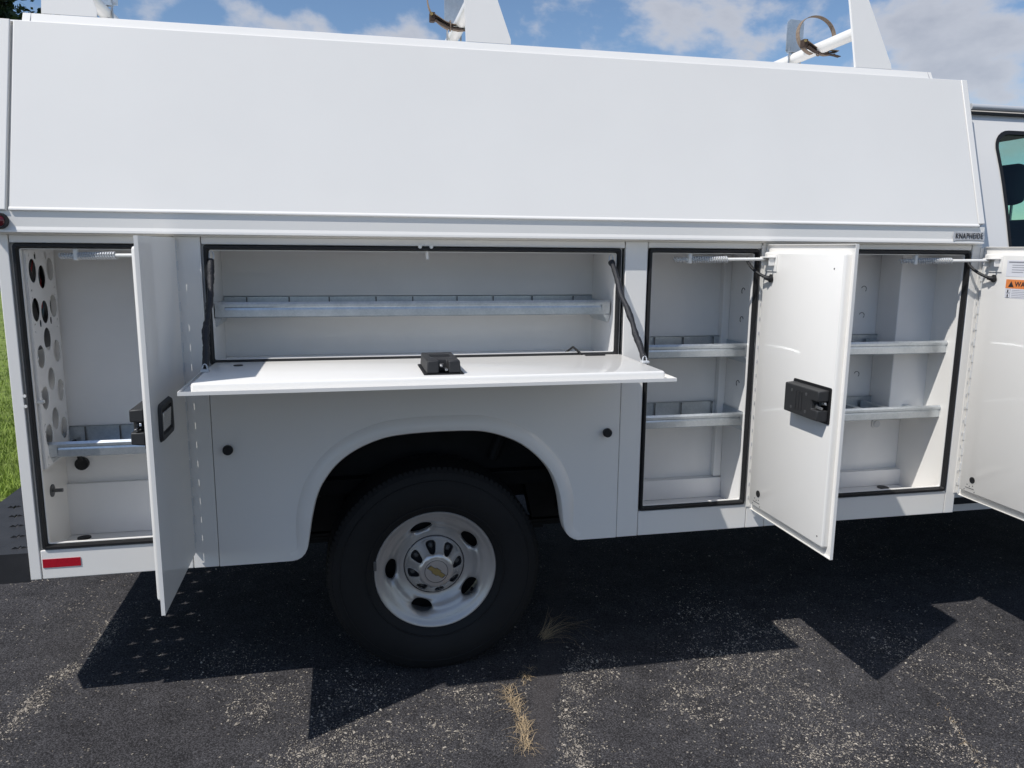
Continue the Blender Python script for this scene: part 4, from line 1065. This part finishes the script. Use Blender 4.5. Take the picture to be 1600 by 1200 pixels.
for x0, x1 in ((-0.96, -0.21), (0.83, 2.34)): MB().box(x0, x1, 0.03, 0.30, 0.5005, 0.508).build('floor_pan', U, truck)
MB().tube([(-1.0, 0.40, 0.54), (-0.45, 0.40, 0.56), (-0.15, 0.40, 0.60), (0.0, 0.50, 0.62), (0.45, 0.52, 0.62), (0.8, 0.60, 0.5), (2.5, 0.62, 0.45)], 0.030, 12).build('exhaust_pipe', 'dark_steel', truck, smooth=True)
MB().tube([(0.55, 0.33, 0.72), (0.62, 0.33, 0.90)], 0.022, 10).build('shock_absorber', 'underbody', truck)
MB().lathe_y([(0.0, 0.0), (0.20, 0.0), (0.36, 0.03), (0.38, 0.10), (0.36, 0.17), (0.20, 0.20), (0.0, 0.20)], 0, 0, 40).build('spare_tyre_blocker', U, truck, smooth=True)  # added under the floor to block the view of daylit ground behind
sp_ = bpy.data.objects['spare_tyre_blocker']
for v in sp_.data.vertices: v.co = Vector((v.co.x-0.52, 1.01+v.co.z, 0.36+v.co.y))
for x0, x1 in ((-0.26, 0.0), (0.69, 0.92)): MB().hexa([(x0+0.05, 0.43, 0.43), (x1-0.05, 0.43, 0.43), (x1-0.05, 0.51, 0.43), (x0+0.05, 0.51, 0.43), (x0, 0.43, 0.664), (x1, 0.43, 0.664), (x1, 0.51, 0.664), (x0, 0.51, 0.664)]).build('spring_hanger_blocker', U, truck)  # blocks added to cover skylit ground showing through the wheel arch
MB().box(0.95, 2.20, 0.62, 1.40, 0.30, 0.64).build('fuel_tank_blocker', U, truck, bevel=0.05)  # added to keep the bright ground beyond the truck out of sight
for y in (0.44, YW-0.50):
    for i in range(3): MB().box(-0.35+0.08*i, 0.95-0.08*i, y, y+0.06, 0.405-0.013*i, 0.416-0.013*i).build('leaf_spring', U, truck)

# ------------------------------------------------------------------ straps on the cross bars
def strap(name, x, y, zc, r, bx0, label, seed):
    s = empty(name, (x, y, zc))
    tag(s, label, 'strap', 'straps left on the roof rack')
    n = 40; w = 0.0125; vs = []
    for i in range(n+1):
        a = R(-70+320*i/n+0)
        rr = r*(1+0.05*math.sin(a*2+seed))
        px, pz = x+bx0+rr*math.cos(a), zc+rr*1.04*math.sin(a)
        ty = 0.02*math.sin(a)
        for dy, dr in ((-w, 0), (w, 0), (w, 0.0022), (-w, 0.0022)):
            vs.append((px+dr*math.cos(a), y+dy+ty, pz+dr*math.sin(a)))
    g = MB(); g.add(vs, [(i*4+j, i*4+(j+1) % 4, (i+1)*4+(j+1) % 4, (i+1)*4+j) for i in range(n) for j in range(4)])
    g.build('loop', 'strap_tan', s, smooth=True)
    z0 = zc-r*0.86
    for q, (dz, mt) in enumerate(((0.000, 'strap_tan'), (0.006, 'strap_dark'), (0.012, 'strap_tan'), (-0.006, 'strap_dark'))):
        p = [(x+bx0-r*0.98+0.006*q+i*0.021, y-0.030-0.004*q, z0+0.020+dz-0.030*math.sin(min(1, i/5)*1.5)+0.004*math.sin(i+q)) for i in range(8)]
        vs = [v for a, b_, c in p for v in ((a, b_-0.011, c-0.001), (a, b_+0.011, c-0.001), (a, b_+0.011, c+0.0015), (a, b_-0.011, c+0.0015))]
        g = MB(); g.add(vs, [(i*4+j, i*4+(j+1) % 4, (i+1)*4+(j+1) % 4, (i+1)*4+j) for i in range(7) for j in range(4)]+[(0, 1, 2, 3), (28, 29, 30, 31)])
        g.build('folded_tail', mt, s)
    bxp = x+bx0-r*0.98
    MB().box(bxp-0.004, bxp+0.016, y-0.047, y-0.018, z0+0.010, z0+0.042).build('buckle', 'strap_dark', s, bevel=0.003)
    disc('rivet', 'gold', s, (bxp+0.002, y-0.0472, z0+0.034), (0, -1, 0), 0.0055, 0.003, 12)
    lp = [(bxp+0.072, y-0.036+0.016*math.cos(R(30*i)), z0+0.0+0.018*math.sin(R(30*i))) for i in range(13)]
    MB().tube(lp, 0.0025, 6, caps=False).build('keeper', 'strap_tan', s, smooth=True)
strap('tie_down_strap', 1.943, 0.50, 2.412, 0.080, -0.002, 'tan buckled strap looped round the rearmost-free front cross bar', 1.0)
strap('tie_down_strap', 0.452, 0.50, 2.432, 0.105, -0.010, 'tan buckled strap looped round the middle cross bar, cut by the photo top', 2.2)
bpy.data.objects['tie_down_strap']['label'] = 'tan buckled strap looped round the front cross bar on the roof'

# ------------------------------------------------------------------ dry grass in the cracks
def dry_tuft(label, pts_, nblades, hgt, lean_dir=None, seed=1, arch=1.0):
    r_ = random.Random(seed); g = MB()
    for i in range(nblades):
        a, b_ = r_.choice(pts_); cx = a+r_.gauss(0, 0.010); cy = b_+r_.gauss(0, 0.016)
        an = r_.uniform(0, 6.28); h = hgt*r_.uniform(0.35, 1.2)
        dx, dy = math.cos(an), math.sin(an)
        if lean_dir: dx, dy = lean_dir[0]+0.45*dx, lean_dir[1]+0.45*dy
        reach = h*r_.uniform(0.5, 1.6)*arch
        w = r_.uniform(0.0004, 0.0009); P = []; x_, y_ = cx, cy; turn = r_.uniform(-1.3, 1.3); up = r_.uniform(0.15, 1.0)
        an = math.atan2(dy, dx)
        for t in (0, 0.25, 0.5, 0.75, 1.0):
            z = 0.003+h*up*math.sin(t*2.4)*0.7+0.002*r_.random(); k2 = w*(1-0.7*t)
            P += [(x_-math.sin(an)*k2, y_+math.cos(an)*k2, z), (x_+math.sin(an)*k2, y_-math.cos(an)*k2, z)]
            an += turn*0.25+r_.uniform(-0.25, 0.25); x_ += math.cos(an)*reach*0.25; y_ += math.sin(an)*reach*0.25
        g.add(P, [(0, 1, 3, 2), (2, 3, 5, 4), (4, 5, 7, 6), (6, 7, 9, 8)])
    o = g.build('dry_grass_tuft', 'straw', normals=False)
    return tag(o, label, 'dry grass', 'dry grass growing in the asphalt cracks')
dry_tuft('straw coloured grass tuft in the sunlit crack at the bottom of the picture',
         [(0.53, -0.13), (0.515, -0.17), (0.525, -0.20), (0.535, -0.22), (0.53, -0.26), (0.53, -0.30), (0.53, -0.33), (0.525, -0.37), (0.52, -0.40), (0.515, -0.43), (0.53, -0.35), (0.51, -0.45)], 340, 0.034, seed=2, arch=1.2)
dry_tuft('drooping dry grass tuft in the shade beside the tyre', [(0.735, 0.205), (0.740, 0.215), (0.745, 0.20)], 60, 0.105, lean_dir=(0.9, 0.15), seed=5, arch=1.5)
dry_tuft('thin dry grass strand at the edge of the shadow by the sealed crack', [(0.585, -0.08), (0.60, -0.06), (0.615, -0.03), (0.625, 0.0)], 50, 0.022, seed=8)
dry_tuft('sparse line of dry grass in the thin crack at the lower right', [(1.96, -0.53), (1.93, -0.60), (1.905, -0.65), (1.88, -0.70), (1.87, -0.72), (1.85, -0.79)], 46, 0.012, seed=9)

# ------------------------------------------------------------------ lawn blades and trees
def lawn_blades():
    r_ = random.Random(21); g = MB()
    def blade(x, y, h, w):
        a = r_.uniform(0, 6.28); dx, dy = math.cos(a), math.sin(a); l = r_.uniform(0.2, 0.9)*h
        b_ = r_.uniform(0, 6.28); px, py = math.cos(b_)*w, math.sin(b_)*w
        g.add([(x-px, y-py, 0.02), (x+px, y+py, 0.02), (x+dx*l*0.4+px*0.7, y+dy*l*0.4+py*0.7, 0.02+h*0.6), (x+dx*l*0.4-px*0.7, y+dy*l*0.4-py*0.7, 0.02+h*0.6), (x+dx*l, y+dy*l, 0.02+h*0.95)], [(0, 1, 2, 3), (3, 2, 4)])
    for _ in range(26000):
        y = LAWN_Y+0.02+min(14.0, r_.expovariate(0.42))
        x = -1.0-0.42*(y-2)-0.75+r_.gauss(0, 0.75+0.10*(y-2))
        blade(x, y, r_.uniform(0.03, 0.075), 0.0028*(1+0.15*(y-2)))
    for _ in range(16000):
        y = LAWN_Y+0.02+(r_.random()**1.5)*22.0; x = r_.uniform(-14, 7)
        blade(x, y, r_.uniform(0.03, 0.08), 0.006)
    o = g.build('lawn_grass', 'blade_green', normals=False); tag(o, 'sunlit green mown grass beyond the asphalt', 'grass', kind='stuff')
lawn_blades()
def tree(name, loc, h, cw, seed, label, nleaf=9000, conic=0.5):
    r_ = random.Random(seed); t = empty(name, loc); tag(t, label, 'tree', 'trees beyond the lawn')
    x0, y0, z0 = loc
    g = MB(); trunk = [(x0+0.15*math.sin(i*0.7+seed), y0, z0+h*0.92*i/8) for i in range(9)]
    g.tube(trunk, [0.24*(1-0.105*i) for i in range(9)], 8)
    clumps = []
    for i in range(46):
        u = r_.uniform(0.14, 0.98); a = r_.uniform(0, 6.28)
        rad = cw*((1-u)**conic)*r_.uniform(0.35, 1.0)*(0.6+0.4*min(1, u/0.25))
        c = Vector((x0+math.cos(a)*rad, y0+math.sin(a)*rad, z0+h*u)); clumps.append((c, cw*r_.uniform(0.16, 0.34)))
        b0 = Vector((x0, y0, z0+h*max(0.08, u-0.14)))
        g.tube([b0, b0.lerp(c, 0.5)+Vector((0, 0, 0.12)), c], [0.05, 0.035, 0.012], 5)
    g.build('trunk', 'bark', t, smooth=True)
    g = MB()
    for i in range(nleaf):
        c, s = r_.choice(clumps); d = Vector((r_.gauss(0, 1), r_.gauss(0, 1), r_.gauss(0, 0.75)))
        p = c+d*s*0.55; l = r_.uniform(0.08, 0.17)
        a = Vector((r_.gauss(0, 1), r_.gauss(0, 1), r_.gauss(0, 0.6))).normalized(); b_ = a.cross(Vector((r_.gauss(0, 1), r_.gauss(0, 1), r_.gauss(0, 1)))).normalized()
        g.add([p-a*l, p+b_*l*0.45, p+a*l, p-b_*l*0.45], [(0, 1, 2, 3)])
    g.build('crown', 'leaf', t, normals=False)
tree('broadleaf_tree', (-11.5, 27.5, 0.03), 12.4, 3.3, 4, 'dark green tree at the upper left corner behind the truck roof', 30000, 0.55)
tree('conifer_tree', (-9.55, 27.5, 0.03), 9.75, 1.5, 9, 'slim tree top peeking between the roof rail and first rack upright', 12000, 0.9)
